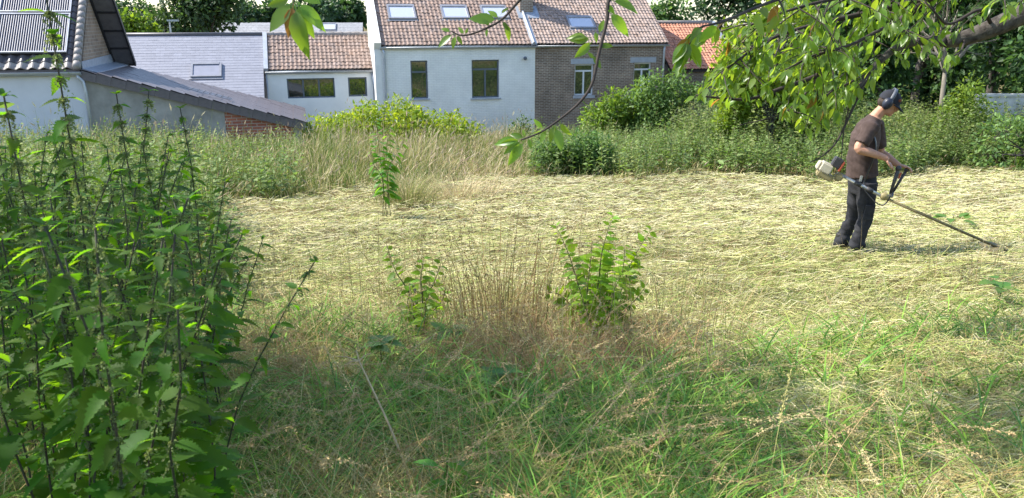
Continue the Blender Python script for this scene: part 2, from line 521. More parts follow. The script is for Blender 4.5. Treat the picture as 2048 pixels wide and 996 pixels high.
def skylight(parent, x0, x1, s0, s1, ze, pitch, y0=0.0, glass='sky_painted_glass', label=None):
    mb = MB(); fw = 0.075
    def bar(xa, xb, sa, sb, n0, n1):
        pts = [slope_pt(xa, sa, n0, ze, pitch, y0), slope_pt(xb, sa, n0, ze, pitch, y0), slope_pt(xb, sb, n0, ze, pitch, y0), slope_pt(xa, sb, n0, ze, pitch, y0)]
        off = slope_pt(0, 0, n1 - n0, 0, pitch) - slope_pt(0, 0, 0, 0, pitch)
        mb.prism(pts, off)
    bar(x0, x0 + fw, s0, s1, 0, .13); bar(x1 - fw, x1, s0, s1, 0, .13)
    bar(x0 + fw, x1 - fw, s0, s0 + fw, 0, .125); bar(x0 + fw, x1 - fw, s1 - fw * 1.6, s1, 0, .14)
    bar(x0 - .05, x1 + .05, s0 - .1, s0 - .004, .05, .075)
    w = mb.build('skylight', M['skylight_frame'], parent)
    mb = MB(); bar2 = bar
    pts = [slope_pt(a, s, .09, ze, pitch, y0) for a, s in ((x0 + fw, s0 + fw), (x1 - fw, s0 + fw), (x1 - fw, s1 - fw * 1.6), (x0 + fw, s1 - fw * 1.6))]
    mb.prism(pts, slope_pt(0, 0, .012, 0, pitch) - slope_pt(0, 0, 0, 0, pitch))
    mb.build('pane', M[glass], w)
    return w

def gutter(parent, x0, x1, z, y=-0.09, r=0.065, mat='zinc'):
    mb = MB(); n = 8
    for k in range(n):
        a0 = math.pi + math.pi * k / n; a1 = math.pi + math.pi * (k + 1) / n
        q = lambda x, a, rr: (x, y + rr * math.cos(a), z + rr * math.sin(a))
        mb.poly([q(x0, a0, r), q(x1, a0, r), q(x1, a1, r), q(x0, a1, r)])
        mb.poly([q(x0, a1, r * .88), q(x1, a1, r * .88), q(x1, a0, r * .88), q(x0, a0, r * .88)])
    mb.tube([(x0, y - r, z + .005), (x1, y - r, z + .005)], 0.012, 6)
    for xe in (x0, x1):
        mb.poly([(xe, y + r * math.cos(math.pi + math.pi * k / n), z + r * math.sin(math.pi + math.pi * k / n)) for k in range(n + 1)])
    return mb.build('gutter', M[mat], parent, smooth=True)

def downpipe(parent, pts, r=0.045, mat='zinc'):
    return MB().tube(pts, r, 10).build('downpipe', M[mat], parent, smooth=True)

def roof_slab(name, parent, mat, x0, x1, ze, pitch, sl, y0=0.0, depth=None, thick=0.1):
    """solid roof body below the tiles: front slope and matching rear slope"""
    mb = MB()
    yr = y0 + sl * math.cos(pitch); zr = ze + sl * math.sin(pitch)
    yb = 2 * yr - y0 if depth is None else y0 + depth
    zb = ze if depth is None else zr - (yb - yr) * math.tan(pitch)
    prof = [(y0, ze), (yr, zr), (yb, zb), (yb, zb - thick), (yr, zr - thick * 1.2), (y0, ze - thick)]
    mb.prism([(x0, a, c) for a, c in prof], (x1 - x0, 0, 0))
    return mb.build(name, mat, parent)

M['under'] = simple('roof_underlay', (0.06, 0.05, 0.05), None, 0.9, 3)
M['room_shade'] = simple('room_shade_sheet', (0.02, 0.02, 0.02), None, 0.9, 3)  # near-black sheet colour, painting the shade of the unlit rooms
PIT = rad(36)

# --- frame shared by the terrace: origin on the white house's facade line
o0 = PY(762, 240, 30.0)
GZ0 = float(gz(o0.x, o0.y))
FR = Frame((o0.x, o0.y, 0.0))
def at_house(name, label, frame=FR):
    return thing(name, label, 'house', (frame.o.x, frame.o.y, frame.o.z), frame.th)

ZG = GZ0 - 0.9      # base of the walls, in frame heights (frame origin is at z = 0)

# ---- white house
hs = at_house('terraced_house', 'white painted brick house with brown tiled roof and three skylights')
xL, zE = FR.fac(762, 95); xR, zE2 = FR.fac(1070.5, 88)
zE = (zE + zE2) / 2
SLW = 6.2
ops = []
a = FR.fac(820.5, 121.5); b_ = FR.fac(858, 197); ops.append((a[0], b_[0] - .02, b_[1], a[1]))
a = FR.fac(943, 120); b_ = FR.fac(998.5, 195); ops.append((a[0], b_[0], b_[1], a[1]))
mb = MB(); wall_mesh(mb, xL, xR, ZG, zE, 0.0, ops)
mb.build('wall', M['white_render'], hs)
dep = 2 * SLW * math.cos(PIT)
zRidge = zE + SLW * math.sin(PIT)
mb = MB()
mb.prism([(xL, .004, ZG), (xL, .004, zE), (xL, dep / 2, zRidge), (xL, dep / 2 + .5, zRidge - .4), (xL, dep / 2 + .5, ZG)], (0.2, 0, 0))
# raised parapet along the gable
cs, sn = math.cos(PIT), math.sin(PIT)
pw = 0.27
mb2 = MB()
for sgn in (0,):
    pts = [slope_pt(xL - pw, -.05, -.3, zE, PIT), slope_pt(xL - pw, SLW, -.3, zE, PIT), slope_pt(xL - pw, SLW, .2, zE, PIT), slope_pt(xL - pw, -.05, .2, zE, PIT)]
    if sgn: pts = [Vector((p.x, dep - p.y, p.z)) for p in pts]
    mb2.prism(pts, (pw - .004, 0, 0))
mb2.box((xL - pw + .01, .006, ZG), (xL - .003, dep / 2, zE - .12))
mb.build('gable_wall', M['parapet'], hs); mb2.build('parapet', M['parapet'], hs)
roof = roof_slab('roof', hs, M['under'], xL, xR, zE, PIT, SLW, depth=dep / 2 + .6)
sk = []
for (tl, tr, bl) in (((772, 13.6), (827, 13.6), (776.5, 41.6)), ((878.6, 14.5), (932, 14.5), (884, 40.7)), ((958, 14.8), (1010, 14.8), (963, 40))):
    x0, s1 = FR.roof(*tl, zE, PIT); x1, _ = FR.roof(*tr, zE, PIT); _, s0 = FR.roof(*bl, zE, PIT)
    sk.append((x0, x1, s0, s1))
tile_field('tile_courses', roof, M['tile_brown'], xL + .01, xR - .16, zE, PIT, SLW, 0.162, 0.2, holes=[(a, b, c - .08, d + .02) for a, b, c, d in sk], seed=1)
for q in sk: skylight(hs, *q, zE, PIT)
# zinc strip between this roof and the neighbour's
mb = MB(); mb.prism([slope_pt(xR - .17, -.03, .02, zE, PIT), slope_pt(xR + .06, -.03, .02, zE, PIT), slope_pt(xR + .06, SLW, .02, zE, PIT), slope_pt(xR - .17, SLW, .02, zE, PIT)], slope_pt(0, 0, .085, 0, PIT) - slope_pt(0, 0, 0, 0, PIT))
mb.tube([slope_pt(xR - .08, -.03, .13, zE, PIT), slope_pt(xR - .08, SLW, .13, zE, PIT)], .05, 8)
mb.build('roof_flashing', M['zinc'], hs)
window(hs, *ops[0], 0.0, M['grey_frame'], (), transom=ops[0][2] + (ops[0][3] - ops[0][2]) * .70, sill=.05)
window(hs, *ops[1], 0.0, M['grey_frame'], ((ops[1][0] + ops[1][1]) / 2,), transom=ops[1][2] + (ops[1][3] - ops[1][2]) * .75, sill=.06)
MB().box((xL + .25, .2, ZG), (xR - .1, .24, zE)).build('room_shade_sheet', M['room_shade'], hs)
gutter(hs, xL - .05, xR, zE - .05)
downpipe(hs, [(xL + .06, -.08, zE - .1), (xL + .10, -.07, zE - .25), (xL + .10, -.07, ZG + .9), (xL + .10, -.07, ZG)], .045)
lx, lz = FR.fac(1048.8, 116.3)
lam = MB(); lam.ell((lx, -.12, lz), (.075, .07, .075), 12, 8); lam.box((lx - .03, -.06, lz - .03), (lx + .03, -.001, lz + .03))
lam.build('wall_lamp', M['grey_frame'], hs, smooth=True)

# ---- annex
AY = 1.0
an = at_house('annex_house', 'low white annex with brown tiled roof, strip window and small square window')
ax0, az = FR.fac(531, 142, AY); ax1, az1 = FR.fac(757, 138, AY); az = (az + az1) / 2
ax1 = xL - pw - .01
_, asl = FR.roof(630, 70, az, PIT, AY)
ops = []
a = FR.fac(573, 157.5, AY); b_ = FR.fac(671, 195, AY); ops.append((a[0], b_[0], b_[1], a[1]))
a = FR.fac(695.5, 155, AY); b_ = FR.fac(735, 192.5, AY); ops.append((a[0], b_[0], b_[1], a[1]))
mb = MB(); wall_mesh(mb, ax0, ax1, ZG, az, AY, ops); mb.build('wall', M['annex_render'], an)
MB().box((ax0 + .02, AY + .2, ZG), (ax1 - .02, AY + .24, az - .02)).build('room_shade_sheet', M['room_shade'], an)
w_ = (ops[0][1] - ops[0][0]) / 3
window(an, *ops[0], AY, M['grey_frame'], (ops[0][0] + w_, ops[0][0] + 2 * w_), fw=.05)
window(an, *ops[1], AY, M['grey_frame'], (), fw=.06)
roof = roof_slab('roof', an, M['under'], ax0, ax1, az, PIT, asl, AY)
tile_field('tile_courses', roof, M['tile_brown'], ax0 + .1, ax1, az, PIT, asl, 0.165, 0.2, AY, seed=2)
mb = MB(); e_ = [slope_pt(ax0 - .06, -.03, .0, az, PIT, AY), slope_pt(ax0 + .1, -.03, .0, az, PIT, AY), slope_pt(ax0 + .1, asl, .0, az, PIT, AY), slope_pt(ax0 - .06, asl, .0, az, PIT, AY)]
mb.prism(e_, slope_pt(0, 0, .14, 0, PIT) - slope_pt(0, 0, 0, 0, PIT)); mb.build('verge_strip', M['zinc'], an)
rp = slope_pt(0, asl, .06, az, PIT, AY)
mb = MB()
nr_ = int((ax1 - ax0) / .33)
for i in range(nr_):
    xa = ax0 + (ax1 - ax0) * i / nr_
    mb.tube([(xa, rp.y, rp.z - .03), (xa + (ax1 - ax0) / nr_ * 1.04, rp.y, rp.z - .015)], [.1, .112], 10)
mb.build('ridge_tiles', M['tile_grey_brown'] if False else M['tile_verge'], roof, kind='stuff')
gutter(an, ax0 - .02, ax1, az - .05, AY - .09)
downpipe(an, [(ax1 - .04, AY - .08, az - .1), (ax1 + .02, AY - .25, az - .5), (ax1 + .16, AY - 1.0, ZG + 1.3), (ax1 + .16, AY - 1.02, ZG)], .04)
downpipe(an, [(ax0 + .02, AY - .07, az - .1), (ax0 + .02, AY - .07, ZG)], .035)

# ---- slate building: the same ridge, a longer slope
sb_ = at_house('slate_roofed_building', 'long low building with blue grey slate roof and one skylight')
sx0, _ = FR.roof(200, 80, az, PIT, AY); sx1 = ax0 - .07
drop = 3.6
zs0 = az - drop * math.sin(PIT); ys0 = AY - drop * math.cos(PIT)
ssl = asl + drop
M['slate_under'] = simple('slate_bedding', (0.27, 0.28, 0.33), (0.22, 0.23, 0.27), .6, 4)
roof = roof_slab('roof', sb_, M['slate_under'], sx0, sx1, zs0, PIT, ssl, ys0)
q = []
x0, s1 = FR.roof(383, 130, zs0, PIT, ys0); x1, _ = FR.roof(444, 129, zs0, PIT, ys0); _, s0 = FR.roof(392, 158, zs0, PIT, ys0)
q = (x0, x1, s0, s1)
slate_field('slate_courses', roof, M['slate'], sx0, sx1, zs0, PIT, ssl, .30, .155, ys0, holes=[(x0, x1, s0 - .05, s1)], seed=3)
skylight(sb_, *q, zs0, PIT, ys0, glass='blind')
rp = slope_pt(0, ssl, .05, zs0, PIT, ys0)
MB().tube([(sx0, rp.y, rp.z), (sx1, rp.y, rp.z)], .075, 8).build('ridge_capping', M['tile_dark'], roof, smooth=True)
mb = MB(); mb.box((sx0 + .05, ys0 + .15, ZG - .6), (sx1 - .03, 2 * rp.y - ys0 - .15, zs0 - .02)); mb.build('wall', M['annex_render'], sb_)

# ---- brick house
bh = at_house('brick_house', 'brown brick house with tiled roof, one skylight and two white windows')
bx0 = xR + .004; bx1, zB = FR.fac(1331, 84)
zB = zE + .02
ops = []
a = FR.fac(1150, 128.5); b_ = FR.fac(1186, 190); ops.append((a[0], b_[0], b_[1], a[1]))
a = FR.fac(1268.5, 125.5); b_ = FR.fac(1300, 186); ops.append((a[0], b_[0], b_[1], a[1]))
mb = MB(); wall_mesh(mb, bx0, bx1, ZG, zB, 0.0, ops); mb.build('wall', M['brown_brick'], bh)
MB().prism([(bx1 - .2, .004, ZG), (bx1 - .2, .004, zB), (bx1 - .2, dep / 2, zRidge), (bx1 - .2, dep, zB), (bx1 - .2, dep, ZG)], (.2, 0, 0)).build('gable_wall', M['brown_brick'], bh)
MB().box((bx0 + .1, .2, ZG), (bx1 - .25, .24, zB)).build('room_shade_sheet', M['room_shade'], bh)
for o_ in ops:
    window(bh, *o_, 0.0, M['white_frame'], ((o_[0] + o_[1]) / 2,), transom=o_[2] + (o_[3] - o_[2]) * .78, sill=.12)
    MB().box((o_[0] - .18, -.012, o_[3] + .004), (o_[1] + .2, .1, o_[3] + .22)).build('lintel', M['stone'], bh)
a = FR.fac(1096, 92); b_ = FR.fac(1116, 104)
MB().box((a[0], -.02, b_[1]), (b_[0], .02, a[1])).build('wall_vent', M['stem_dry'] if False else M['tan_brick'], bh)
roof = roof_slab('roof', bh, M['under'], bx0, bx1 + .12, zB, PIT, SLW)
x0, s1 = FR.roof(1130, 36, zB, PIT); x1, _ = FR.roof(1181, 35.5, zB, PIT); _, s0 = FR.roof(1139, 60, zB, PIT)
q = (x0, x1, s0, s1)
# chimney
cx0, cs0 = FR.roof(1040, 30, zB, PIT); cx1, _ = FR.roof(1066, 30, zB, PIT)
tile_field('tile_courses', roof, M['tile_grey_brown'], bx0 + .06, bx1 + .12, zB, PIT, SLW, 0.15, 0.18, holes=[(x0, x1, s0 - .08, s1 + .02), (cx0 - .05, cx1 + .05, cs0 - .1, cs0 + .9)], seed=4)
skylight(bh, *q, zB, PIT)
cp = slope_pt(cx0, cs0, 0, zB, PIT)
ch = MB(); ch.box((cx0, cp.y, cp.z - .3), (cx1, cp.y + .7, cp.z + 2.6)); ch.box((cx0 - .05, cp.y - .05, cp.z + 2.6), (cx1 + .05, cp.y + .75, cp.z + 2.75))
ch = ch.build('chimney', M['brown_brick'], bh)
mb = MB(); mb.prism([slope_pt(cx0 - .12, cs0 - .32, .0, zB, PIT), slope_pt(cx1 + .22, cs0 - .32, .0, zB, PIT), slope_pt(cx1 + .22, cs0 + .5, .0, zB, PIT), slope_pt(cx0 - .12, cs0 + .5, .0, zB, PIT)], slope_pt(0, 0, .09, 0, PIT) - slope_pt(0, 0, 0, 0, PIT))
mb.build('flashing', M['lead'], ch)
gutter(bh, bx0, bx1 + .14, zB - .05)
downpipe(bh, [(bx1 - .06, -.08, zB - .1), (bx1 - .07, -.07, zB - .3), (bx1 - .07, -.07, ZG)], .045)

# ---- orange roofed house further right
oh = at_house('orange_roofed_house', 'house with bright orange clay tile roof behind the bushes')
OY = 2.5
ox0, oz = FR.fac(1345, 140, OY); ox1, _ = FR.fac(1475, 140, OY)
_, osl = FR.roof(1390, 47, oz, PIT, OY)
roof = roof_slab('roof', oh, M['under'], ox0 - .1, ox1, oz, PIT, osl, OY)
tile_field('tile_courses', roof, M['tile_orange'], ox0 - .1, ox1, oz, PIT, osl, .165, .19, OY, seed=5)
rp = slope_pt(0, osl, .06, oz, PIT, OY)
MB().tube([(ox0 - .1, rp.y, rp.z), (ox1, rp.y, rp.z)], .1, 10).build('ridge_tiles', M['tile_verge'], roof, smooth=True)
MB().box((ox0, OY + .1, ZG), (ox1 - .05, OY + osl * 1.5, oz - .05)).build('wall', M['brown_brick'], oh)
e0 = FR.roof(1458, 75, oz, PIT, OY)
mb = MB(); mb.prism([slope_pt(ox1 - .02, -.05, .0, oz, PIT, OY), slope_pt(ox1 + .14, -.05, .0, oz, PIT, OY), slope_pt(ox1 + .14, osl, .0, oz, PIT, OY), slope_pt(ox1 - .02, osl, 0, oz, PIT, OY)], slope_pt(0, 0, .14, 0, PIT) - slope_pt(0, 0, 0, 0, PIT)); mb.build('verge_strip', M['zinc'], oh)

# ---- far slate roof behind the annex, and a street lamp
fo = PY(590, 60, 55)
FF_ = Frame((fo.x, fo.y, 0.0), rad(8))
fh = at_house('far_house', 'far house with pale grey slate roof beyond the annex ridge', FF_)
fx0, fz = FF_.fac(425, 84); fx1, _ = FF_.fac(725, 84)
_, fsl = FF_.roof(590, 46, fz, rad(30))
roof = roof_slab('roof', fh, M['under'], fx0, fx1, fz, rad(30), fsl)
slate_field('slate_courses', roof, M['far_slate'], fx0, fx1, fz, rad(30), fsl, .6, .35, seed=8)
MB().box((fx0 + .1, .2, -8), (fx1 - .1, 2 * fsl * math.cos(rad(30)) - .2, fz - .05)).build('wall', M['annex_render'], fh)
fw_ = FF_.roof(640, 62, fz, rad(30))
skylight(fh, fw_[0], fw_[0] + 1.1, fw_[1], fw_[1] + .9, fz, rad(30))
lb = PY(343, 76, 45)
ls = thing('street_lamp', 'thin grey street lamp rising behind the slate roof', 'street lamp', (lb.x, lb.y, float(gz(lb.x, lb.y))))
lt = PY(343, 42, 45).z - float(gz(lb.x, lb.y))
MB().tube([(0, 0, 0), (0, 0, lt)], [.07, .045], 8).build('pole', M['zinc'], ls)
MB().box((-.1, -.12, lt - .02), (.5, .12, lt + .08)).build('lamp_head', M['zinc'], ls)

# ---- solar house at the left
so_ = PY(160, 150, 22.0)
FS = Frame((so_.x, so_.y, 0.0))
P45 = rad(45)
sh = at_house('solar_house', 'pale house with ribbed solar collectors on its dark tiled roof', FS)
sxR, sz = FS.fac(160, 139); sxL, _ = FS.fac(-260, 139)
ZS = float(gz(so_.x, so_.y)) - .4
# height of the ridge from the gable apex
_, apex = FS.roof(176, -16, sz, P45)
sdep = 2 * apex * math.cos(P45)
MB().box((sxL, 0.02, ZS), (sxR, sdep - .02, sz - .08)).build('wall', M['shade_tinted_render'], sh)
gab = MB(); zr = sz + apex * math.sin(P45)
gab.prism([(sxR - .12, .06, sz - .1), (sxR - .12, sdep / 2, zr - .08), (sxR - .12, sdep - .06, sz - .1)], (.14, 0, 0))
gab.build('gable_wall', M['tan_brick'], sh)
roof = roof_slab('roof', sh, M['tile_dark'], sxL, sxR - .02, sz, P45, apex, thick=.12)
# single big S tiles, each its own piece, where they can be told apart: eave row and the columns next to the verge
def pantile_mesh(tw, th, amp, name, pitch):
    u = np.linspace(0, 1, 9); pr = amp * (0.5 - 0.5 * np.cos(u * 2 * math.pi)) ** 1.2
    cs, sn = math.cos(pitch), math.sin(pitch); V = []
    for (s, n) in ((0, .03), (th * 1.1, .006), (0, .0)):
        for a, p_ in zip(u, pr):
            nn = p_ + n
            V.append((a * tw, s * cs - nn * sn, s * sn + nn * cs))
    F_ = []
    for q_ in range(8):
        F_ += [(q_, q_ + 1, 9 + q_ + 1, 9 + q_), (18 + q_, 18 + q_ + 1, q_ + 1, q_)]
    return mkmesh(name, V, [F_], smooth=False)
tws, ths = .285, .235
tm = pantile_mesh(tws, ths, .075, 'roof_tile', P45); tm.materials.append(M['tile_dark'])
tm2 = pantile_mesh(tws, ths, .075, 'roof_tile_pale', P45); tm2.materials.append(M['tile_verge'])
def put_tile(i, j, me):
    p_ = slope_pt(sxR - .16 - (i + 1) * tws, j * ths - .02, .03, sz, P45)
    o = ob('roof_tile', me, None, roof); o.location = p_
for i in range(0, 14): put_tile(i, 0, tm2)
for i in range(3):
    for j in range(1, int(apex / ths)): put_tile(i, j, tm)
for i in range(3, 14): put_tile(i, 1, tm)
vm = MB()
d_ = slope_pt(0, ths * 1.12, 0, 0, P45)
vm.tube([Vector((0, 0, 0)), d_], [.115, .095], 12); vmm = vm.mesh('verge_tile', True)
vmm.materials.append(M['tile_verge'])
for j in range(int(apex / ths)):
    o = ob('verge_tile', vmm, None, roof); o.location = slope_pt(sxR - .07, j * ths - .03, .08, sz, P45)
# collectors: two rows
px1, ps0 = FS.roof(137, 113, sz, P45); _, ps1 = FS.roof(140, 36, sz, P45); _, ps2 = FS.roof(143, 33, sz, P45)
hgt = ps1 - ps0
for row in range(2):
    for c_ in range(3):
        xb = px1 - c_ * 1.86; xa = xb - 1.83
        s0 = ps0 + row * (hgt + .06); s1 = min(s0 + hgt, apex - .05)
        if s1 - s0 < .3: continue
        pan = MB(); off = slope_pt(0, 0, .03, 0, P45)
        pan.prism([slope_pt(xa, s0, .12, sz, P45), slope_pt(xb, s0, .12, sz, P45), slope_pt(xb, s1, .12, sz, P45), slope_pt(xa, s1, .12, sz, P45)], off)
        pan = pan.build('solar_collector', M['panel_back'], sh)
        fb = MB()
        for (a, b2, c2, d2) in ((xa, xb, s0, s0 + .035), (xa, xb, s1 - .035, s1), (xa, xa + .03, s0 + .035, s1 - .035), (xb - .03, xb, s0 + .035, s1 - .035)):
            fb.prism([slope_pt(a, c2, .15, sz, P45), slope_pt(b2, c2, .15, sz, P45), slope_pt(b2, d2, .15, sz, P45), slope_pt(a, d2, .15, sz, P45)], slope_pt(0, 0, .05, 0, P45))
        fb.build('collector_frame', M['panel_frame'], pan)
        tb = MB(); nt_ = 30
        for k in range(nt_):
            x_ = xa + .05 + (xb - xa - .1) * k / (nt_ - 1)
            tb.tube([slope_pt(x_, s0 + .04, .165, sz, P45), slope_pt(x_, s1 - .04, .165, sz, P45)], .021, 6, caps=False)
        tb.build('collector_tubes', M['panel_tube'], pan, smooth=True, kind='stuff')
# rear slope overhanging the gable: bargeboard and soffit panels
def rear(x, s, n):   # s measured down from the ridge
    cs, sn = math.cos(P45), math.sin(P45)
    return Vector((x, sdep / 2 + s * cs + n * sn, zr - s * sn + n * cs))
ovh = .55
mb = MB(); mb.prism([rear(sxR + .02, -.05, -.16), rear(sxR + .07, -.05, -.16), rear(sxR + .07, apex + .35, -.16), rear(sxR + .02, apex + .35, -.16)], rear(0, 0, .16) - rear(0, 0, 0))
mb.build('bargeboard', M['dark_wood'], sh)
mb = MB(); mb.prism([rear(sxR + .07 + ovh, -.05, -.10), rear(sxR + .12 + ovh, -.05, -.10), rear(sxR + .12 + ovh, apex + .1, -.10), rear(sxR + .07 + ovh, apex + .1, -.10)], rear(0, 0, .14) - rear(0, 0, 0))
mb.build('bargeboard', M['dark_wood'], sh)
ns_ = 4
for k in range(ns_):
    a = (apex + .1) * k / ns_; b2 = (apex + .1) * (k + 1) / ns_ - .06
    mb = MB(); mb.prism([rear(sxR + .074, a, -.06), rear(sxR + .066 + ovh, a, -.06), rear(sxR + .066 + ovh, b2, -.06), rear(sxR + .074, b2, -.06)], rear(0, 0, .05) - rear(0, 0, 0))
    mb.build('soffit_panel', M['soffit'], sh)
    mb = MB(); mb.prism([rear(sxR + .074, b2 + .002, -.09), rear(sxR + .066 + ovh, b2 + .002, -.09), rear(sxR + .066 + ovh, b2 + .058, -.09), rear(sxR + .074, b2 + .058, -.09)], rear(0, 0, .09) - rear(0, 0, 0))
    mb.build('soffit_batten', M['dark_wood'], sh)
gutter(sh, sxL, sxR + .04, sz - .07, -.11, .085)
downpipe(sh, [(sxR - .06, -.1, sz - .14), (sxR - .04, -.1, sz - .22), (sxR + .05, -.1, sz - .32), (sxR + .08, -.1, sz - .6), (sxR + .1, -.1, ZS)], .05)

# ---- lean-to shed running down to the right
sd = at_house('lean_to_shed', 'grey cement and red brick lean-to shed with dark sloping cap tiles', FS)
qx0 = sxR + .03; _, qz0 = FS.fac(166, 150); qx1, qz1 = FS.fac(603, 250)
kk = (qz1 - qz0) / (qx1 - qx0)
xm, _ = FS.fac(449, 230)
top = lambda x: qz0 + kk * (x - qx0)
SDY = sdep * 1.0
mb = MB(); mb.prism([(qx0, .03, ZS - .6), (xm, .03, ZS - .6), (xm, .03, top(xm)), (qx0, .03, top(qx0))], (0, .25, 0)); mb.build('cement_wall', M['grey_render'], sd)
mb = MB(); mb.prism([(xm + .002, .045, ZS - .6), (qx1 - .25, .045, ZS - .6), (qx1 - .25, .045, top(qx1 - .25)), (xm + .002, .045, top(xm))], (0, .23, 0)); mb.build('brick_wall', M['red_brick'], sd)
mb = MB(); mb.box((qx1 - .249, .06, ZS - .6), (qx1 - .02, SDY, top(qx1) - .01)); mb.build('end_wall', M['grey_render'], sd)
rf = MB(); rf.prism([(qx0, -.02, top(qx0) + .02), (qx1 + .1, -.02, top(qx1 + .1) + .02), (qx1 + .1, -.02, top(qx1 + .1) + .1), (qx0, -.02, top(qx0) + .1)], (0, SDY, 0))
rf = rf.build('roof', M['under'], sd)
dv = Vector((1, 0, kk)).normalized(); nv = Vector((-kk, 0, 1)).normalized()
L_ = (Vector((qx1 + .12, 0, top(qx1 + .12))) - Vector((qx0, 0, top(qx0)))).length
nc = 16
cw = L_ / nc
capm = MB()
capm.prism([Vector((0, -.1, 0)) + nv * -.14, Vector((0, -.1, 0)) + dv * (cw * .985) + nv * -.155, Vector((0, -.1, 0)) + dv * (cw * .985) + nv * .10, Vector((0, -.1, 0)) + nv * .13], (0, .05, 0))
capm.prism([nv * .10 + Vector((0, -.1, 0)), dv * (cw * 1.03) + nv * .075 + Vector((0, -.1, 0)), dv * (cw * 1.03) + nv * .10 + Vector((0, -.1, 0)), nv * .14 + Vector((0, -.1, 0))], (0, .34, 0))
capme = capm.mesh('cap_tile'); capme.materials.append(M['cap_tile'])
rowm = MB()
rowm.prism([nv * .085, dv * (cw * 1.03) + nv * .06, dv * (cw * 1.03) + nv * .085, nv * .12], (0, .42, 0))
rowme = rowm.mesh('roof_tile_flat'); rowme.materials.append(M['cap_tile'])
for i in range(nc):
    b0 = Vector((qx0, 0, top(qx0) + .03)) + dv * (i * cw)
    o = ob('cap_tile', capme, None, rf); o.location = b0
    for j in range(int((SDY - .3) / .43)):
        o = ob('roof_tile', rowme, None, rf); o.location = b0 + Vector((0, .25 + j * .43, random.uniform(-.004, .004)))
fl = MB(); fl.prism([(sxR + .022, .1, top(qx0) + .05), (sxR + .022, sdep, top(qx0) + .05), (sxR + .022, sdep, top(qx0) + .42), (sxR + .022, .1, top(qx0) + .36)], (.03, 0, 0))
fl.prism([(sxR + .05, .1, top(qx0) + .15), (sxR + .05, sdep, top(qx0) + .15), (sxR + .45, sdep, top(qx0 + .4) + .15), (sxR + .45, .1, top(qx0 + .4) + .15)], (0, 0, .02))
fl.build('lead_flashing', M['lead'], sd)
# aerial lying on the shed roof
ae = thing('roof_aerial', 'thin metal aerial rods lying on the shed roof tiles', 'aerial', FS.o, FS.th)
xa_ = FS.fac(372, 170)[0]
mb = MB()
b0 = Vector((xa_, .5, top(xa_) + .2)); 
for k in range(2):
    mb.tube([b0 + Vector((0, .35 * k, .06)), b0 + dv * 1.2 + Vector((0, .35 * k, .02))], .014, 6)
mb.build('boom', M['zinc'], ae)
for k in range(7):
    mb = MB(); c_ = b0 + dv * (.08 + .17 * k) + Vector((0, .17, .06))
    mb.tube([c_ + Vector((0, -.35, 0)), c_ + Vector((0, .35, 0))], .008, 5); mb.build('rod', M['dark_wood'], ae)

# ---- pale garden wall at the right
w0 = PY(1958, 193, 23.5); w1 = PY(2170, 187, 23.5)
gw = thing('garden_wall', 'pale grey concrete garden wall beside the scrub', 'wall', (w0.x, w0.y, float(gz(w0.x, w0.y)) - .3), math.atan2(w1.y - w0.y, w1.x - w0.x))
hw = w0.z - gw.location.z
M['wall_white'] = simple('weathered_white_concrete', (0.62, 0.61, 0.58), (0.36, 0.36, 0.33), .9, 2.2, .3)
MB().box((0, 0, 0), ((w1 - w0).length + 2, .2, hw)).build('wall_panel', M['wall_white'], gw)
MB().box((-.04, -.05, hw + .003), ((w1 - w0).length + 2, .25, hw + .07)).build('coping', M['wall_white'], gw)
# ------------------------------------------------------------------ foliage generators
def rot_from(d, up):
    """rows: length axis, side axis, normal; arrays (n,3)"""
    d = d / np.maximum(np.linalg.norm(d, axis=1, keepdims=True), 1e-9)
    s = np.cross(up, d); s /= np.maximum(np.linalg.norm(s, axis=1, keepdims=True), 1e-9)
    n = np.cross(d, s)
    return d, s, n

DIAMOND = (np.array([(0, 0, 0), (.45, .27, .03), (1, 0, -.05), (.45, -.27, .03)]), [np.array([(0, 1, 2, 3)])])
LEAF6 = (np.array([(0, 0, 0), (.3, .22, .05), (.7, .18, .02), (1, 0, -.12), (.7, -.18, .02), (.3, -.22, .05), (.5, 0, -.02)]),
         [np.array([(0, 6, 1), (1, 6, 2), (2, 6, 3), (3, 6, 4), (4, 6, 5), (5, 6, 0)])])

def scatter_leaves(tmpl, pos, d, up, size, wfac=1.0):
    T, Fs = tmpl
    n = len(pos); k = len(T)
    D, S, N = rot_from(np.asarray(d, float), np.asarray(up, float))
    sz = np.asarray(size).reshape(-1, 1, 1) * np.ones((n, 1, 1))
    V = pos[:, None, :] + sz * (T[None, :, 0:1] * D[:, None, :] + wfac * T[None, :, 1:2] * S[:, None, :] + T[None, :, 2:3] * N[:, None, :])
    idx = (np.arange(n) * k)[:, None, None]
    F_ = [(f[None] + idx).reshape(-1, f.shape[1]) for f in Fs]
    return V.reshape(-1, 3), F_

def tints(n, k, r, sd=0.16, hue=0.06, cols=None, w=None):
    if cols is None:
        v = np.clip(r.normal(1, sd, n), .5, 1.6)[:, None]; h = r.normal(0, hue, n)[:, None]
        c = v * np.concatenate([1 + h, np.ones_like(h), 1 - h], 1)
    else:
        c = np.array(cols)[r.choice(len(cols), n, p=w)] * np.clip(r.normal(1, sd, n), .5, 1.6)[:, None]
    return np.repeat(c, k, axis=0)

def merge(parts):
    """parts: list of (V, faces, tint)"""
    V = []; F3 = []; F4 = []; T = []; b = 0
    for v, fs, t in parts:
        V.append(v); T.append(t)
        for f in fs:
            if len(f) == 0: continue
            (F3 if f.shape[1] == 3 else F4).append(f + b)
        b += len(v)
    F_ = []
    if F3: F_.append(np.concatenate(F3))
    if F4: F_.append(np.concatenate(F4))
    return np.concatenate(V), F_, np.concatenate(T)

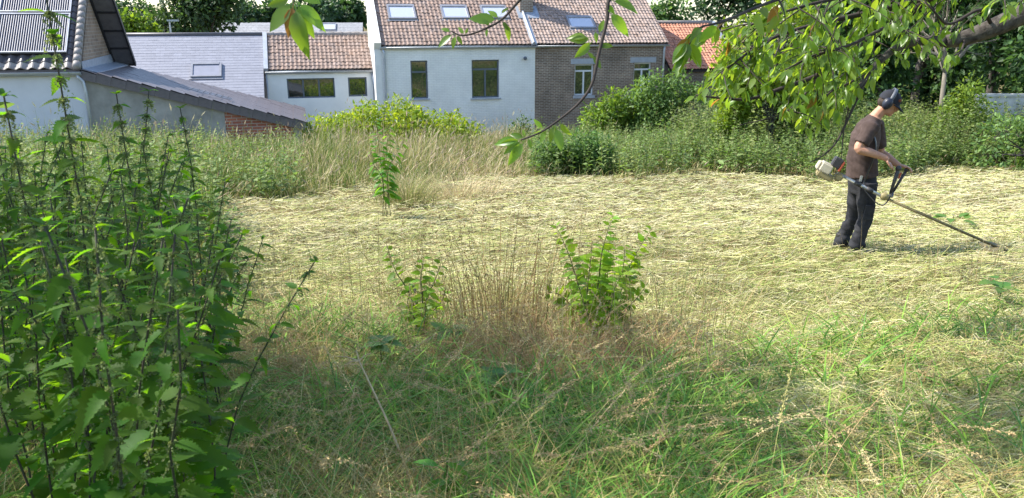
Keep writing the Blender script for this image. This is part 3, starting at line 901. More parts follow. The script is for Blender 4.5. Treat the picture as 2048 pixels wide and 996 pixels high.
def blades(base, h, w, ang, lean, K=3, face=None, r=RS):
    """grass blades bending over in direction ang"""
    n = len(base)
    dirv = np.stack([np.cos(ang), np.sin(ang), np.zeros(n)], 1)
    if face is None: face = r.uniform(0, math.pi, n)
    side = np.stack([np.cos(face), np.sin(face), np.zeros(n)], 1)
    t = np.linspace(0, 1, K + 1)
    V = []
    for i, ti in enumerate(t):
        c = base + dirv * (h * lean * ti ** 2)[:, None]
        c[:, 2] += h * ti * (1 - 0.42 * np.clip(lean, 0, 1.6) * ti)
        if i < K:
            ww = (w * (1 - ti ** 2 * .8) * .5)[:, None]
            V += [c - side * ww, c + side * ww]
        else:
            V.append(c)
    V = np.stack(V, 1).reshape(-1, 3)
    k = 2 * K + 1
    idx = (np.arange(n) * k)[:, None]
    q = np.concatenate([idx + np.array([[2 * i, 2 * i + 1, 2 * i + 3, 2 * i + 2]]) for i in range(K - 1)]) if K > 1 else np.zeros((0, 4), int)
    tr = idx + np.array([[2 * K - 2, 2 * K - 1, 2 * K]])
    return V, [tr, q], k

def straw(base, L, w, ang, arch, K=2, tilt=None):
    """cut stalks lying on the ground"""
    n = len(base)
    d = np.stack([np.cos(ang), np.sin(ang), np.zeros(n)], 1); s = np.stack([-np.sin(ang), np.cos(ang), np.zeros(n)], 1)
    bend = RS.normal(0, .12, n)
    V = []
    for i in range(K + 1):
        t = i / K
        c = base + d * (L * (t - .5))[:, None] + s * (L * bend * (t - .5) ** 2 * 4)[:, None]
        c[:, 2] = gz(c[:, 0], c[:, 1]) + (base[:, 2]) + arch * (1 - (2 * t - 1) ** 2) + (tilt * t if tilt is not None else 0)
        sw = s * (w * .5)[:, None]; sw[:, 2] = w * .35
        V += [c - sw, c + sw]
    V = np.stack(V, 1).reshape(-1, 3); k = 2 * (K + 1)
    idx = (np.arange(n) * k)[:, None]
    q = np.concatenate([idx + np.array([[2 * i, 2 * i + 1, 2 * i + 3, 2 * i + 2]]) for i in range(K)])
    return V, [q], k

# colours
M['leaf_far'] = leafmat('far_foliage', (0.055, 0.095, 0.03), (0.10, 0.17, 0.03), .35)
M['leaf_bright'] = leafmat('bright_shrub_foliage', (0.21, 0.30, 0.022), (0.38, 0.50, 0.02), .45, .4)
M['leaf_mid'] = leafmat('hedge_foliage', (0.105, 0.175, 0.045), (0.20, 0.31, 0.045), .4)
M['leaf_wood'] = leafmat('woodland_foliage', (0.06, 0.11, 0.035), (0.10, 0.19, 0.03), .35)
M['grass'] = leafmat('grass_blades', (1, 1, 1), (.8, .8, .7), .35, .6, spec=.2)
M['straw'] = leafmat('cut_hay', (1, 1, 1), (.8, .75, .6), .2, .65, spec=.15)
M['leaf_cherry'] = leafmat('cherry_leaf', (0.10, 0.18, 0.028), (0.36, 0.52, 0.03), .5, .35, attr=False, spec=.5, hue=.015)
M['leaf_cherry_old'] = leafmat('browning_cherry_leaf', (0.22, 0.12, 0.03), (0.45, 0.22, 0.03), .5, .45, attr=False)
M['leaf_cherry_mass'] = leafmat('cherry_foliage', (0.10, 0.18, 0.028), (0.36, 0.52, 0.03), .5, .35, spec=.5)
M['leaf_nettle'] = leafmat('nettle_leaf', (0.05, 0.115, 0.016), (0.25, 0.50, 0.012), .55, .6, attr=False, spec=.25, vary=(.7, 1.35))
M['leaf_nettle_mass'] = leafmat('nettle_foliage', (0.06, 0.115, 0.028), (0.16, 0.32, 0.02), .5, .55)
M['leaf_elm'] = leafmat('elm_leaf', (0.15, 0.27, 0.02), (0.44, 0.64, 0.015), .5, .45, attr=False, spec=.3)
M['leaf_seedling'] = leafmat('seedling_leaf', (0.10, 0.23, 0.015), (0.26, 0.52, 0.01), .5, .45, attr=False)
M['leaf_bramble'] = leafmat('bramble_leaf', (0.10, 0.205, 0.04), (0.20, 0.38, 0.03), .4, .55, attr=False)
M['tassel'] = leafmat('nettle_tassel', (0.20, 0.24, 0.10), (0.25, 0.32, 0.08), .4, .8, attr=False)
M['seedhead'] = leafmat('grass_seedhead', (1, 1, 1), (.7, .6, .5), .3, .8)

def limb_mesh(mb, p, d, length, r, depth, rng, spread=.6, n=6, droop=0.0):
    """recursive limbs of a tree"""
    pts = [Vector(p)]; rs = [r]; d = Vector(d).normalized()
    seg = 4
    for i in range(seg):
        d = (d + Vector((rng.gauss(0, .12), rng.gauss(0, .12), rng.gauss(0, .08) - droop))).normalized()
        pts.append(pts[-1] + d * (length / seg)); rs.append(r * (1 - .55 * (i + 1) / seg))
    mb.tube(pts, rs, n, caps=False)
    if depth > 0:
        for i in range(3):
            k = rng.choice([2, 3, 4])
            a = rng.uniform(0, 6.28)
            nd_ = (d + Vector((math.cos(a), math.sin(a), rng.uniform(-.1, .5))) * spread).normalized()
            limb_mesh(mb, pts[k], nd_, length * rng.uniform(.5, .75), rs[k] * .7, depth - 1, rng, spread, max(4, n - 1), droop)

def crown_points(blobs, n, r, shell=.55):
    vol = np.array([b[1][0] * b[1][1] * b[1][2] for b in blobs]) ** (2 / 3.)
    ch = r.choice(len(blobs), n, p=vol / vol.sum())
    C = np.array([b[0] for b in blobs])[ch]; R = np.array([b[1] for b in blobs])[ch]
    v = r.normal(size=(n, 3)); v /= np.linalg.norm(v, axis=1, keepdims=True)
    rr = 1 - shell * r.uniform(0, 1, n) ** 1.6
    bump = 1 + .16 * np.sin(v[:, 0] * 7 + ch) * np.sin(v[:, 1] * 6 + 2 * ch) + .10 * np.sin(v[:, 2] * 11 + ch * 3) + r.normal(0, .05, n)
    return C + v * R * (rr * bump)[:, None], v

def leafy(name, mat, parent, blobs, n, size, seed=0, tmpl=DIAMOND, wf=1.0, sd=.2, hue=.05, gaps=.35, cols=None, up=.5, kind=None):
    r = np.random.RandomState(seed)
    p, v = crown_points(blobs, n, r)
    # knock out clumps so that what is behind shows through
    g = np.sin(p[:, 0] * 2.9 / size / 9 + seed) + np.sin(p[:, 1] * 3.3 / size / 9 + 1.3 * seed) + np.sin(p[:, 2] * 3.7 / size / 9 + 2.1 * seed)
    keep = g > -1.6 + gaps * r.uniform(0, 1.6, n)
    p = p[keep]; v = v[keep]; n = len(p)
    d = v * .5 + r.normal(0, .7, (n, 3)); d[:, 2] -= .15
    u = v * .6 + r.normal(0, .5, (n, 3)); u[:, 2] += up
    V, F_ = scatter_leaves(tmpl, p, d, u, size * r.uniform(.6, 1.35, n), wf)
    T = tints(n, len(tmpl[0]), r, sd, hue, cols)
    return ob(name, mkmesh(name, V, F_, T), mat, parent, kind)

def tree(name, label, base, h, blobs, n, size, mat, seed, tr=.2, cat='tree', group=None, bark='bark', gaps=.35, sd=.2, hue=.05, cols=None, trunk_h=None, tmpl=DIAMOND, wf=1.0, lean=(0, 0)):
    """blobs in local metres; trunk with limbs reaching into each blob"""
    bz = float(gz(base[0], base[1]))
    t_ = thing(name, label, cat, (base[0], base[1], bz), 0, group)
    rng = random.Random(seed)
    th_ = trunk_h or h * .45
    mb = MB()
    top_ = Vector((lean[0], lean[1], th_))
    mb.tube([(0, 0, -.2), top_ * .35 + Vector((rng.gauss(0, .05), 0, 0)), top_ * .7, top_], [tr * 1.25, tr, tr * .85, tr * .65], 9)
    for b in blobs:
        c = Vector(b[0]); s_ = top_ * rng.uniform(.55, 1)
        midp = s_.lerp(c, .5) + Vector((rng.gauss(0, .15), rng.gauss(0, .15), .1 * h * .2))
        mb.tube([s_, midp, c], [tr * .55, tr * .35, tr * .1], 6, caps=False)
        for k in range(4):
            v_ = Vector((rng.gauss(0, 1), rng.gauss(0, 1), rng.gauss(0, .7))).normalized()
            e = c + Vector((v_.x * b[1][0], v_.y * b[1][1], v_.z * b[1][2])) * .75
            mb.tube([c, c.lerp(e, .5) + Vector((0, 0, .08)), e], [tr * .2, tr * .12, tr * .04], 5, caps=False)
    mb.build('trunk', M[bark], t_, smooth=True)
    leafy('crown', mat, t_, blobs, n, size, seed, tmpl, wf, sd, hue, gaps, cols)
    return t_

def blobset(w, d, h, z0, n, rng, rmin=.35, rmax=.6):
    out = []
    for i in range(n):
        a = rng.uniform(0, 6.283); q = rng.uniform(.1, .75)
        zz = rng.uniform(0, 1)
        sc = 1 - .35 * abs(zz - .35)
        out.append(((math.cos(a) * q * w * .5 * sc, math.sin(a) * q * d * .5 * sc, z0 + h * (.12 + .76 * zz)),
                    (w * rng.uniform(rmin, rmax) * .5 * sc, d * rng.uniform(rmin, rmax) * .5 * sc, h * rng.uniform(.18, .3))))
    return out

def place_tree(name, label, pxc, pyt, wpx, Y, seed, size, n, mat, pyb=None, **kw):
    """tree whose crown top sits at pixel (pxc, pyt) at distance Y"""
    tp = PY(pxc, pyt, Y)
    g0 = float(gz(tp.x, tp.y)); h = tp.z - g0
    w = wpx / F_PX * Y * 1.03
    rng = random.Random(seed)
    z0 = kw.pop('z0', .25) * h
    bl = blobset(w, w * kw.pop('dfac', .8), h - z0, z0, kw.pop('nb', 9), rng)
    return tree(name, label, (tp.x, tp.y), h, bl, n, size, mat, seed, **kw)

# ------------------------------------------------------------------ trees behind the houses
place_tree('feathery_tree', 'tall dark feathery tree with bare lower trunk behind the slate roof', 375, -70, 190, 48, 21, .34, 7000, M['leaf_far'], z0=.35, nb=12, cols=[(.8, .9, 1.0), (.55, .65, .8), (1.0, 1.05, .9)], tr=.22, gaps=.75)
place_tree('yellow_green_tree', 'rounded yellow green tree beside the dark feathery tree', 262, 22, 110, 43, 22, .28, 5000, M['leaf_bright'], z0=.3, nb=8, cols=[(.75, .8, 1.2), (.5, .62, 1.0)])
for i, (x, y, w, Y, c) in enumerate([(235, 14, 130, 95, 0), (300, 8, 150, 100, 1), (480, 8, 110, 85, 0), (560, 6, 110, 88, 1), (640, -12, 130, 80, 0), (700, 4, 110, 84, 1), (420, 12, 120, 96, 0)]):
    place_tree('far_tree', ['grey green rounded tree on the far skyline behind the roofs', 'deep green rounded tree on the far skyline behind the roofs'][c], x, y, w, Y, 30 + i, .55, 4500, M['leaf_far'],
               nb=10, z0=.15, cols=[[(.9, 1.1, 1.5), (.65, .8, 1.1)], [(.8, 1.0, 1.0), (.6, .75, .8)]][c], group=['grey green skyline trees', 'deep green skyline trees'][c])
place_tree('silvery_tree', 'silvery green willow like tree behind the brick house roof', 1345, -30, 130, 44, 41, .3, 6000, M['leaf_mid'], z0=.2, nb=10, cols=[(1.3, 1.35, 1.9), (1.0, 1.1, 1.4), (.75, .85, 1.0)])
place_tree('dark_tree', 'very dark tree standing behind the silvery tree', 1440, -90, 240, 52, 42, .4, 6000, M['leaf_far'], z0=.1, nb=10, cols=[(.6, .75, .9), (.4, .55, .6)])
place_tree('lime_green_tree', 'bright lime green tree behind the cherry branches', 1560, 10, 270, 21, 43, .15, 12000, M['leaf_bright'], z0=.2, nb=14, cols=[(.9, .9, 1), (.65, .75, 1), (1.1, 1.05, 1)], tr=.12, gaps=.3)
place_tree('lime_green_bush', 'lime green bush below the orange roof', 1478, 100, 90, 20.5, 44, .13, 4000, M['leaf_bright'], z0=.15, nb=8, cols=[(.9, .9, 1), (.65, .75, 1)], tr=.06, cat='bush')
# dark wood at the right
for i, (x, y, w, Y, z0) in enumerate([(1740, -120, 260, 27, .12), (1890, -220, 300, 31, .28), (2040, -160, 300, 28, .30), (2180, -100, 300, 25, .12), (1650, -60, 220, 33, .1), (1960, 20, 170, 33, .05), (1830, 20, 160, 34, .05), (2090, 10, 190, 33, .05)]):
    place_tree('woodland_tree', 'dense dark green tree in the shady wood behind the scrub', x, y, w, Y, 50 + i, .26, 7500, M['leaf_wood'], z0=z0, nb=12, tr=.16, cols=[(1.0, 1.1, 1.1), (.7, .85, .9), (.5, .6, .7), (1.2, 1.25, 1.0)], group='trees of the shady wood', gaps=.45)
# bare pale trunk with many fine limbs, in front of the dark wood
bt = PY(1884, 195, 23.5); bz = float(gz(bt.x, bt.y))
tb = thing('bare_tree', 'pale slender tree with bare forked limbs before the dark wood', 'tree', (bt.x, bt.y, bz))
mb = MB(); rng = random.Random(5)
hT = PY(1880, 145, 23.5).z - bz
mb.tube([(0, 0, -.2), (.03, 0, hT * .5), (-.03, 0, hT)], [.09, .075, .06], 8)
tops = Vector((-.03, 0, hT))
for (ex, ey) in ((1845, 95), (1862, 60), (1885, 40), (1905, 50), (1920, 75), (1940, 85), (1955, 70), (1870, 30), (1895, 20)):
    e = PY(ex, ey, 23.5 + rng.uniform(-.8, .8)) - Vector((bt.x, bt.y, bz))
    mid = tops.lerp(e, .5) + Vector((rng.gauss(0, .1), rng.gauss(0, .2), .12))
    mb.tube([tops, mid, e, e + (e - mid) * .8], [.05, .036, .024, .008], 6, caps=False)
    for k in range(3):
        limb_mesh(mb, mid.lerp(e, rng.random()), e - mid + Vector((rng.gauss(0, .4), rng.gauss(0, .4), rng.gauss(0, .3))), .8, .016, 1, rng, .7, 4)
mb.build('trunk', M['pale_trunk'], tb, smooth=True)
leafy('crown', M['leaf_wood'], tb, [((.3, 0, hT + 2.6), (1.6, 1.0, .8)), ((-.6, .2, hT + 2.2), (.8, .8, .6))], 1500, .2, 61, gaps=.6)

# ------------------------------------------------------------------ bushes
def bush(name, label, px0, px1, pyt, pyb, Y, n, size, mat, seed, nb=10, dfac=.7, **kw):
    c = PY((px0 + px1) / 2, pyt, Y); g0 = float(gz(c.x, c.y))
    w = (px1 - px0) / F_PX * Y * 1.03; h = c.z - g0
    rng = random.Random(seed)
    bl = []
    for i in range(nb):
        fx = (i + .5) / nb - .5 + rng.uniform(-.05, .05)
        hh = h * (1 - 1.3 * abs(fx) ** 2.2) * rng.uniform(.82, 1.0)
        bl.append(((fx * w * .9, rng.uniform(-.3, .3) * w * dfac * .4, hh * .62), (w / nb * rng.uniform(1.0, 1.6), w * dfac * .28, hh * .38)))
        bl.append(((fx * w * .9, rng.uniform(-.3, .3) * w * dfac * .4, hh * .3), (w / nb * rng.uniform(1.0, 1.4), w * dfac * .3, hh * .32)))
    return tree(name, label, (c.x, c.y), h, bl, n, size, mat, seed, tr=.05, cat='bush', trunk_h=h * .25, **kw)
bush('laurel_bush', 'wide rounded glossy yellow green bush before the white house', 628, 940, 193, 270, 25.0, 15000, .13, M['leaf_bright'], 71, nb=9, cols=[(1.05, 1.0, 1), (.75, .85, 1), (1.25, 1.1, 1)], tmpl=LEAF6, gaps=.2)
bush('elder_bush', 'tall grey green bush climbing beside the orange roof', 1265, 1425, 118, 230, 26.0, 12000, .12, M['leaf_mid'], 72, nb=8, cols=[(1.1, 1.1, 1.3), (.8, .9, 1.0), (1.3, 1.3, 1.2)])
bush('vine_bush', 'fresh green large leaved bush under the brick house windows', 1180, 1330, 158, 230, 26.6, 7000, .16, M['leaf_bright'], 73, nb=7, cols=[(.7, .78, 1.6), (.55, .68, 1.4), (.85, .9, 1.6)], tmpl=LEAF6)
bush('yellow_bush', 'loose yellow green bush beside the pale bare tree', 1885, 1990, 150, 200, 22.0, 4000, .12, M['leaf_bright'], 74, nb=6, cols=[(.85, .85, 1.6), (.65, .72, 1.5)])
bush('dark_nettle_bush', 'dark rounded green bush at the edge of the mown grass', 1085, 1225, 245, 350, 17.6, 6000, .085, M['leaf_mid'], 75, nb=6, cols=[(.9, 1.05, 1.1), (.65, .8, .9), (1.15, 1.25, 1.2)])
bush('bramble_bush', 'sprawling bramble bush against the pale garden wall', 1975, 2200, 205, 300, 18.5, 7000, .11, M['leaf_mid'], 76, nb=8, cols=[(1.15, 1.2, 1.3), (.85, .95, 1.1), (1.4, 1.4, 1.3)])
bush('small_dark_bush', 'small dark bush growing at the foot of the white wall', 1020, 1065, 228, 250, 27.0, 900, .11, M['leaf_mid'], 77, nb=4, cols=[(.6, .75, .8), (.8, .9, .9)])

# ------------------------------------------------------------------ unmown vegetation
def in_frame(x, y, z, mx=60, my=40):
    q = np.stack([x, y, z - CAM.z], -1)
    f = q @ np.array(FWD); a = q @ np.array(RGT); u = q @ np.array(UPV)
    px = W_PX / 2 + F_PX * a / np.maximum(f, .05); py = H_PX / 2 - F_PX * u / np.maximum(f, .05)
    return px, py, f
edge_px = [(-200, 430), (300, 430), (425, 430), (470, 408), (560, 398), (700, 384), (760, 372), (830, 392), (875, 366), (1000, 352), (1090, 352), (1200, 356), (1400, 350), (1560, 352), (1640, 368), (1750, 352), (1880, 342), (2000, 332), (2100, 330)]
EX = np.array([e[0] for e in edge_px], float); EY = np.array([e[1] for e in edge_px], float)
def wild(x, y):
    px, py, f = in_frame(x, y, gz(x, y))
    e = np.interp(px, EX, EY) + 10 * nz(x, y, 1.4, .3) + 6 * nz(x, y, 3.9, 2.3)
    left = px < np.interp(py, [400, 470, 560, 700, 1000], [425, 440, 470, 480, 470]) + 22 * nz(x, y, 1.6, 1.1)
    return (py < e) | (left & (py < 620))

def sample_view(n, pxr, pyr, r, ymax=29.5):
    """ground points spread evenly over a part of the view"""
    px = r.uniform(*pxr, n); py = r.uniform(*pyr, n)
    dx = (px - W_PX / 2) / F_PX; dy = (H_PX / 2 - py) / F_PX
    d = dx[:, None] * np.array(RGT) + np.array(FWD) + dy[:, None] * np.array(UPV)
    t = 8 * np.ones(n)
    for _ in range(40):
        p = np.array(CAM) + d * t[:, None]
        hgt = p[:, 2] - gz(p[:, 0], p[:, 1])
        t = np.clip(t + hgt / np.maximum(.08, -d[:, 2] + .1 * d[:, 1]) * .8, .3, 60)
    p = np.array(CAM) + d * t[:, None]
    p[:, 2] = gz(p[:, 0], p[:, 1])
    return p[(p[:, 1] < ymax) & (p[:, 1] > .6)]

C_GREEN = (.13, .20, .045); C_YG = (.27, .30, .08); C_STRAW = (.50, .41, .20); C_PALE = (.62, .54, .33); C_BROWN = (.34, .22, .10); C_PINK = (.46, .34, .25)
def uniform_area(n, xr, yr, r, pw=1.0):
    y = yr[0] + (yr[1] - yr[0]) * r.uniform(0, 1, n) ** pw
    x = r.uniform(xr[0], xr[1], n) * (y / yr[1])
    return np.stack([x, y, gz(x, y)], 1)

def tall_grass():
    r = np.random.RandomState(101); parts = []
    p = uniform_area(120000, (-23, 28), (7, 29.3), r, .75)
    m_ = wild(p[:, 0], p[:, 1]); p = p[m_]
    px, py, f = in_frame(p[:, 0], p[:, 1], p[:, 2]); ok = (px > -300) & (px < 2600); p = p[ok]; px = px[ok]
    grassy = np.where(px < 440, .45, np.where(px < 1060, 1.0, .5)) + .25 * nz(p[:, 0], p[:, 1], .8, 2.2)
    keep = r.uniform(0, 1, len(p)) < np.clip(grassy, .12, 1); p = p[keep]; px = px[keep]
    n = len(p)
    h = (.62 + .22 * nz(p[:, 0], p[:, 1], .7, .9) + r.normal(0, .16, n)) * np.where((px > 430) & (px < 620), 1.0, np.where(px < 1050, 1.28, .97))
    h = np.clip(h * np.where(r.uniform(0, 1, n) < .06, 1.35, 1.0) * (1 + .25 * nz(p[:, 0], p[:, 1], 1.5, 7.7)), .2, 1.5)
    # shorter, more bent at the cut edge
    qx, qy, _f = in_frame(p[:, 0], p[:, 1], p[:, 2]); edist = np.interp(qx, EX, EY) - qy
    ef = np.clip(edist / 38, 0, 1); h = h * (.38 + .62 * ef) * r.uniform(.75, 1.2, n)
    w = r.uniform(.009, .017, n)
    ang = r.normal(-.4, 1.3, n); lean = np.abs(r.normal(.35, .28, n)) + .6 * (1 - ef) * r.uniform(0, 1, n)
    V, F_, k = blades(p, h, w, ang, lean, 3, r=r)
    dry = np.clip(.45 + .5 * nz(p[:, 0], p[:, 1], .55, 3.1) + np.where((px > 560) & (px < 1100), .10, -.10), 0.05, .95)
    isdry = r.uniform(0, 1, n) < dry
    cd_ = np.array([C_STRAW, C_PALE, C_YG, C_PINK])[r.choice(4, n, p=[.32, .33, .2, .15])]
    cg_ = np.array([C_GREEN, (.17, .23, .06), C_YG])[r.choice(3, n, p=[.4, .35, .25])]
    c = np.where(isdry[:, None], cd_, cg_) * np.clip(r.normal(1, .15, n), .6, 1.4)[:, None]
    parts.append((V, F_, np.repeat(c, k, 0)))
    # seedheads on some of the blades
    sel = np.where(isdry & (r.uniform(0, 1, n) < .22))[0]
    b = p[sel].copy(); hh = h[sel]; ln = lean[sel]
    dirv = np.stack([np.cos(ang[sel]), np.sin(ang[sel]), np.zeros(len(sel))], 1)
    tip = b + dirv * (hh * ln)[:, None]; tip[:, 2] += hh * (1 - .42 * np.clip(ln, 0, 1.6))
    d = dirv * ln[:, None] * 1.2 + np.array([0, 0, .7]) + r.normal(0, .15, (len(sel), 3))
    V, F_ = scatter_leaves(DIAMOND, tip - d * .02, d, r.normal(0, 1, (len(sel), 3)), r.uniform(.10, .2, len(sel)), .32)
    parts.append((V, F_, tints(len(sel), 4, r, .15, .03, [C_PINK, C_PALE, (.5, .42, .28)])))
    V, F_, T = merge(parts)
    o = ob('tall_grass', mkmesh('tall_grass', V, F_, T), M['grass'], None, 'stuff')
    tag(o, 'unmown tall pale grass between the mown field and the houses', 'grass')
tall_grass()

def weeds(name, label, npl, pxr, yr, hr, leaf, seed, mat, cols, nleaf=16, mask=None, spike=.35, clump=.6):
    """upright leafy weeds too many to count: stems with paired leaves"""
    r = np.random.RandomState(seed)
    p = uniform_area(npl * 5, (-23, 27), yr, r, .8)
    px, py, f = in_frame(p[:, 0], p[:, 1], p[:, 2])
    ok = (px > pxr[0]) & (px < pxr[1]) & wild(p[:, 0], p[:, 1]) & (nz(p[:, 0], p[:, 1], .9, seed) > -clump * r.uniform(0, 1.2, len(p)))
    if mask is not None: ok &= mask(p, px, py)
    p = p[ok][:npl]; n = len(p)
    h = np.clip(hr[0] + (hr[1] - hr[0]) * (r.uniform(0, 1, n) * .6 + .4 * (.5 + .5 * nz(p[:, 0], p[:, 1], .8, seed * .7))), .15, 3)
    h = h * (1 + .22 * nz(p[:, 0], p[:, 1], 1.9, seed * .4)) * np.where(r.uniform(0, 1, n) < .05, 1.3, 1.0)
    ppx, _a, _b = in_frame(p[:, 0], p[:, 1], p[:, 2]); h = h * np.where((ppx > 430) & (ppx < 620), .78, 1.0)
    ang = r.uniform(0, 6.28, n); lean = np.abs(r.normal(.16, .14, n))
    V, F_, k = blades(p, h, np.full(n, .012), ang, lean, 2, r=r)
    parts = [(V, F_, tints(n, k, r, .15, .03, [(.10, .13, .04), (.16, .15, .06)]))]
    t = np.tile(np.linspace(.18, .97, nleaf), (n, 1)) + r.uniform(-.03, .03, (n, nleaf))
    q = p[:, None, :] + np.stack([np.cos(ang), np.sin(ang), 0 * ang], 1)[:, None, :] * (h * lean)[:, None, None] * (t ** 2)[..., None]
    q[..., 2] += h[:, None] * t * (1 - .42 * lean[:, None] * t)
    a = r.uniform(0, 6.28, (n, nleaf))
    d = np.stack([np.cos(a), np.sin(a), r.normal(.05, .35, (n, nleaf))], -1).reshape(-1, 3)
    up = np.array([0, 0, 1.0]) + r.normal(0, .3, (n * nleaf, 3))
    sz = leaf * (1.25 - .8 * t.reshape(-1)) * r.uniform(.7, 1.3, n * nleaf) * np.repeat(r.choice([.65, 1.0, 1.35], n, p=[.4, .4, .2]), nleaf)
    V, F_ = scatter_leaves(DIAMOND, q.reshape(-1, 3), d, up, sz, 1.0)
    ci = np.clip(((nz(p[:, 0], p[:, 1], 1.3, seed * 1.9) + .35 * r.normal(0, 1, n)) * .5 + .5) * len(cols), 0, len(cols) - 1).astype(int)
    pc = np.array(cols)[ci] * np.clip(r.normal(1, .15, n), .6, 1.5)[:, None]
    parts.append((V, F_, np.repeat(np.repeat(pc, nleaf, 0), 4, 0) * np.repeat(np.clip(r.normal(1, .15, n * nleaf), .6, 1.5), 4)[:, None]))
    if spike:
        s_ = np.where(r.uniform(0, 1, n) < spike)[0]
        tip = q[s_, -1, :]
        d = np.tile([0, 0, 1.0], (len(s_), 1)) + r.normal(0, .2, (len(s_), 3))
        V, F_ = scatter_leaves(DIAMOND, tip - d * .05, d, r.normal(0, 1, (len(s_), 3)), r.uniform(.06, .15, len(s_)), .3)
        parts.append((V, F_, tints(len(s_), 4, r, .2, .04, [(.26, .22, .12), (.28, .26, .12), (.2, .17, .10)])))
    V, F_, T = merge(parts)
    o = ob(name, mkmesh(name, V, F_, T), mat, None, 'stuff')
    tag(o, label, 'weeds')
    return o
M['weed'] = leafmat('weed_foliage', (1, 1, 1), (1.3, 1.5, .7), .4, .55, spec=.3)
CW = [(.11, .165, .05), (.15, .22, .065), (.20, .265, .095), (.26, .30, .11)]
weeds('nettle_scrub', 'deep green nettle scrub along the far edge of the mown field', 6500, (1060, 2450), (15.5, 28), (.55, 1.2), .12, 5, M['weed'], CW, 18)
weeds('high_nettle_scrub', 'taller pale green nettle scrub rising behind the lower scrub', 4200, (1340, 2450), (19.5, 29), (1.3, 2.0), .14, 15, M['weed'], [(.16, .22, .07), (.2, .25, .08), (.13, .18, .06), (.25, .28, .1)], 20)
weeds('weed_patch', 'grey green weeds and grass mixed in front of the shed', 3200, (-150, 600), (8.5, 24), (.65, 1.3), .11, 6, M['weed'], CW, 16)
weeds('distant_nettles', 'nettle patch behind the tall near nettles', 2000, (-150, 480), (4.2, 10), (.75, 1.15), .095, 9, M['weed'], [(.08, .14, .03), (.11, .17, .04), (.14, .2, .05)], 20, clump=1.2, spike=0)
# ------------------------------------------------------------------ mown hay
def field_pts(n1, n2, r):
    a = sample_view(n1, (-60, 2110), (330, 1180), r, 19.5)
    a2 = np.concatenate([sample_view(n1 // 14, (2110, 2900), (330, 1180), r, 19.5), sample_view(n1 // 40, (-400, -60), (330, 1180), r, 19.5)])
    b = uniform_area(n2, (-14, 20), (2.0, 19.0), r, .62)
    p = np.concatenate([a, a2, b])
    px, py, f = in_frame(p[:, 0], p[:, 1], p[:, 2])
    return p[(px > -400) & (px < 2900)]

FGX = [-200, 300, 450, 700, 950, 1120, 1300, 1450, 1600, 1750, 1900, 2048, 2200]
FGY = [540, 560, 590, 625, 640, 660, 700, 690, 660, 640, 600, 560, 540]
def fg_amount(p):
    """1 in the rough foreground growth, 0 on the mown field"""
    px, py, f = in_frame(p[:, 0], p[:, 1], p[:, 2])
    e = np.interp(px, FGX, FGY) + 22 * nz(p[:, 0], p[:, 1], 2.4, 1.9)
    return np.clip((py - e) / 70, 0, 1), px, py

def hay():
    r = np.random.RandomState(201)
    p = field_pts(250000, 40000, r)
    w_ = wild(p[:, 0], p[:, 1]); fg, px, py = fg_amount(p)
    keep = (~w_ | (r.uniform(0, 1, len(p)) < .12)) & (r.uniform(0, 1, len(p)) > .35 * fg * (px < 1350))
    p = p[keep]; fg = fg[keep]; px = px[keep]; py = py[keep]; n = len(p)
    dist = np.linalg.norm(p - np.array(CAM), axis=1)
    swath = nz(p[:, 0], p[:, 1] * 1.8, .75, .5)
    lump = np.clip(swath + .35 * nz(p[:, 0], p[:, 1], 2.6, 2.5), -1, 1)
    cl = nz(p[:, 0], p[:, 1], 4.3, 1.2) + .6 * nz(p[:, 0], p[:, 1], 9.1, 3.3)
    L = r.uniform(.05, .26, n); w = np.clip(.0009 + .00035 * dist, .0018, .0075) * r.uniform(.6, 1.3, n)
    flow = 1.1 * np.sin(p[:, 0] * .7) + 1.2 * np.cos(p[:, 1] * .8 + p[:, 0] * .3)
    ang = .5 * flow + r.normal(0, 1.4, n)
    base = p.copy(); base[:, 2] = r.uniform(0, 1, n) ** 1.3 * (.03 + .09 * np.clip(lump + .25, 0, 1.3) + .06 * np.clip(cl, 0, 1.2))
    arch = r.uniform(0, .05, n); tilt = r.normal(0, .035, n)
    far = dist > 7.0
    Va, Fa, ka = straw(base[~far], L[~far], w[~far], ang[~far], arch[~far], 2, tilt[~far])
    Vb, Fb, kb = straw(base[far], L[far], w[far], ang[far], arch[far], 1, tilt[far])
    c = np.array([(.53, .475, .25), (.61, .565, .355), (.46, .455, .165), (.29, .35, .105), (.31, .23, .12)])
    pg = nz(p[:, 0], p[:, 1], .9, 4.0)
    wts = np.stack([np.full(n, .30), .26 - .1 * pg - .10 * (py > 470), .20 + .06 * pg + .10 * (py > 470), .19 + .14 * pg + .08 * (py > 470), np.full(n, .09)], 1).clip(.02); wts /= wts.sum(1, keepdims=True)
    cum = wts.cumsum(1); idx = (r.uniform(0, 1, n)[:, None] > cum).sum(1).clip(0, 4)
    patchv = 1 + .13 * nz(p[:, 0], p[:, 1] * 1.6, 1.1, 8.2) + .08 * nz(p[:, 0], p[:, 1], 3.7, 5.1)
    col = patchv[:, None] * c[idx] * np.clip(r.normal(1, .14, n), .6, 1.35)[:, None]
    V, F_, T = merge([(Va, Fa, np.repeat(col[~far], ka, 0)), (Vb, Fb, np.repeat(col[far], kb, 0))])
    o = ob('cut_hay', mkmesh('cut_hay', V, F_, T), M['straw'], None, 'stuff')
    tag(o, 'pale dry cut hay lying over the mown field', 'hay')
hay()

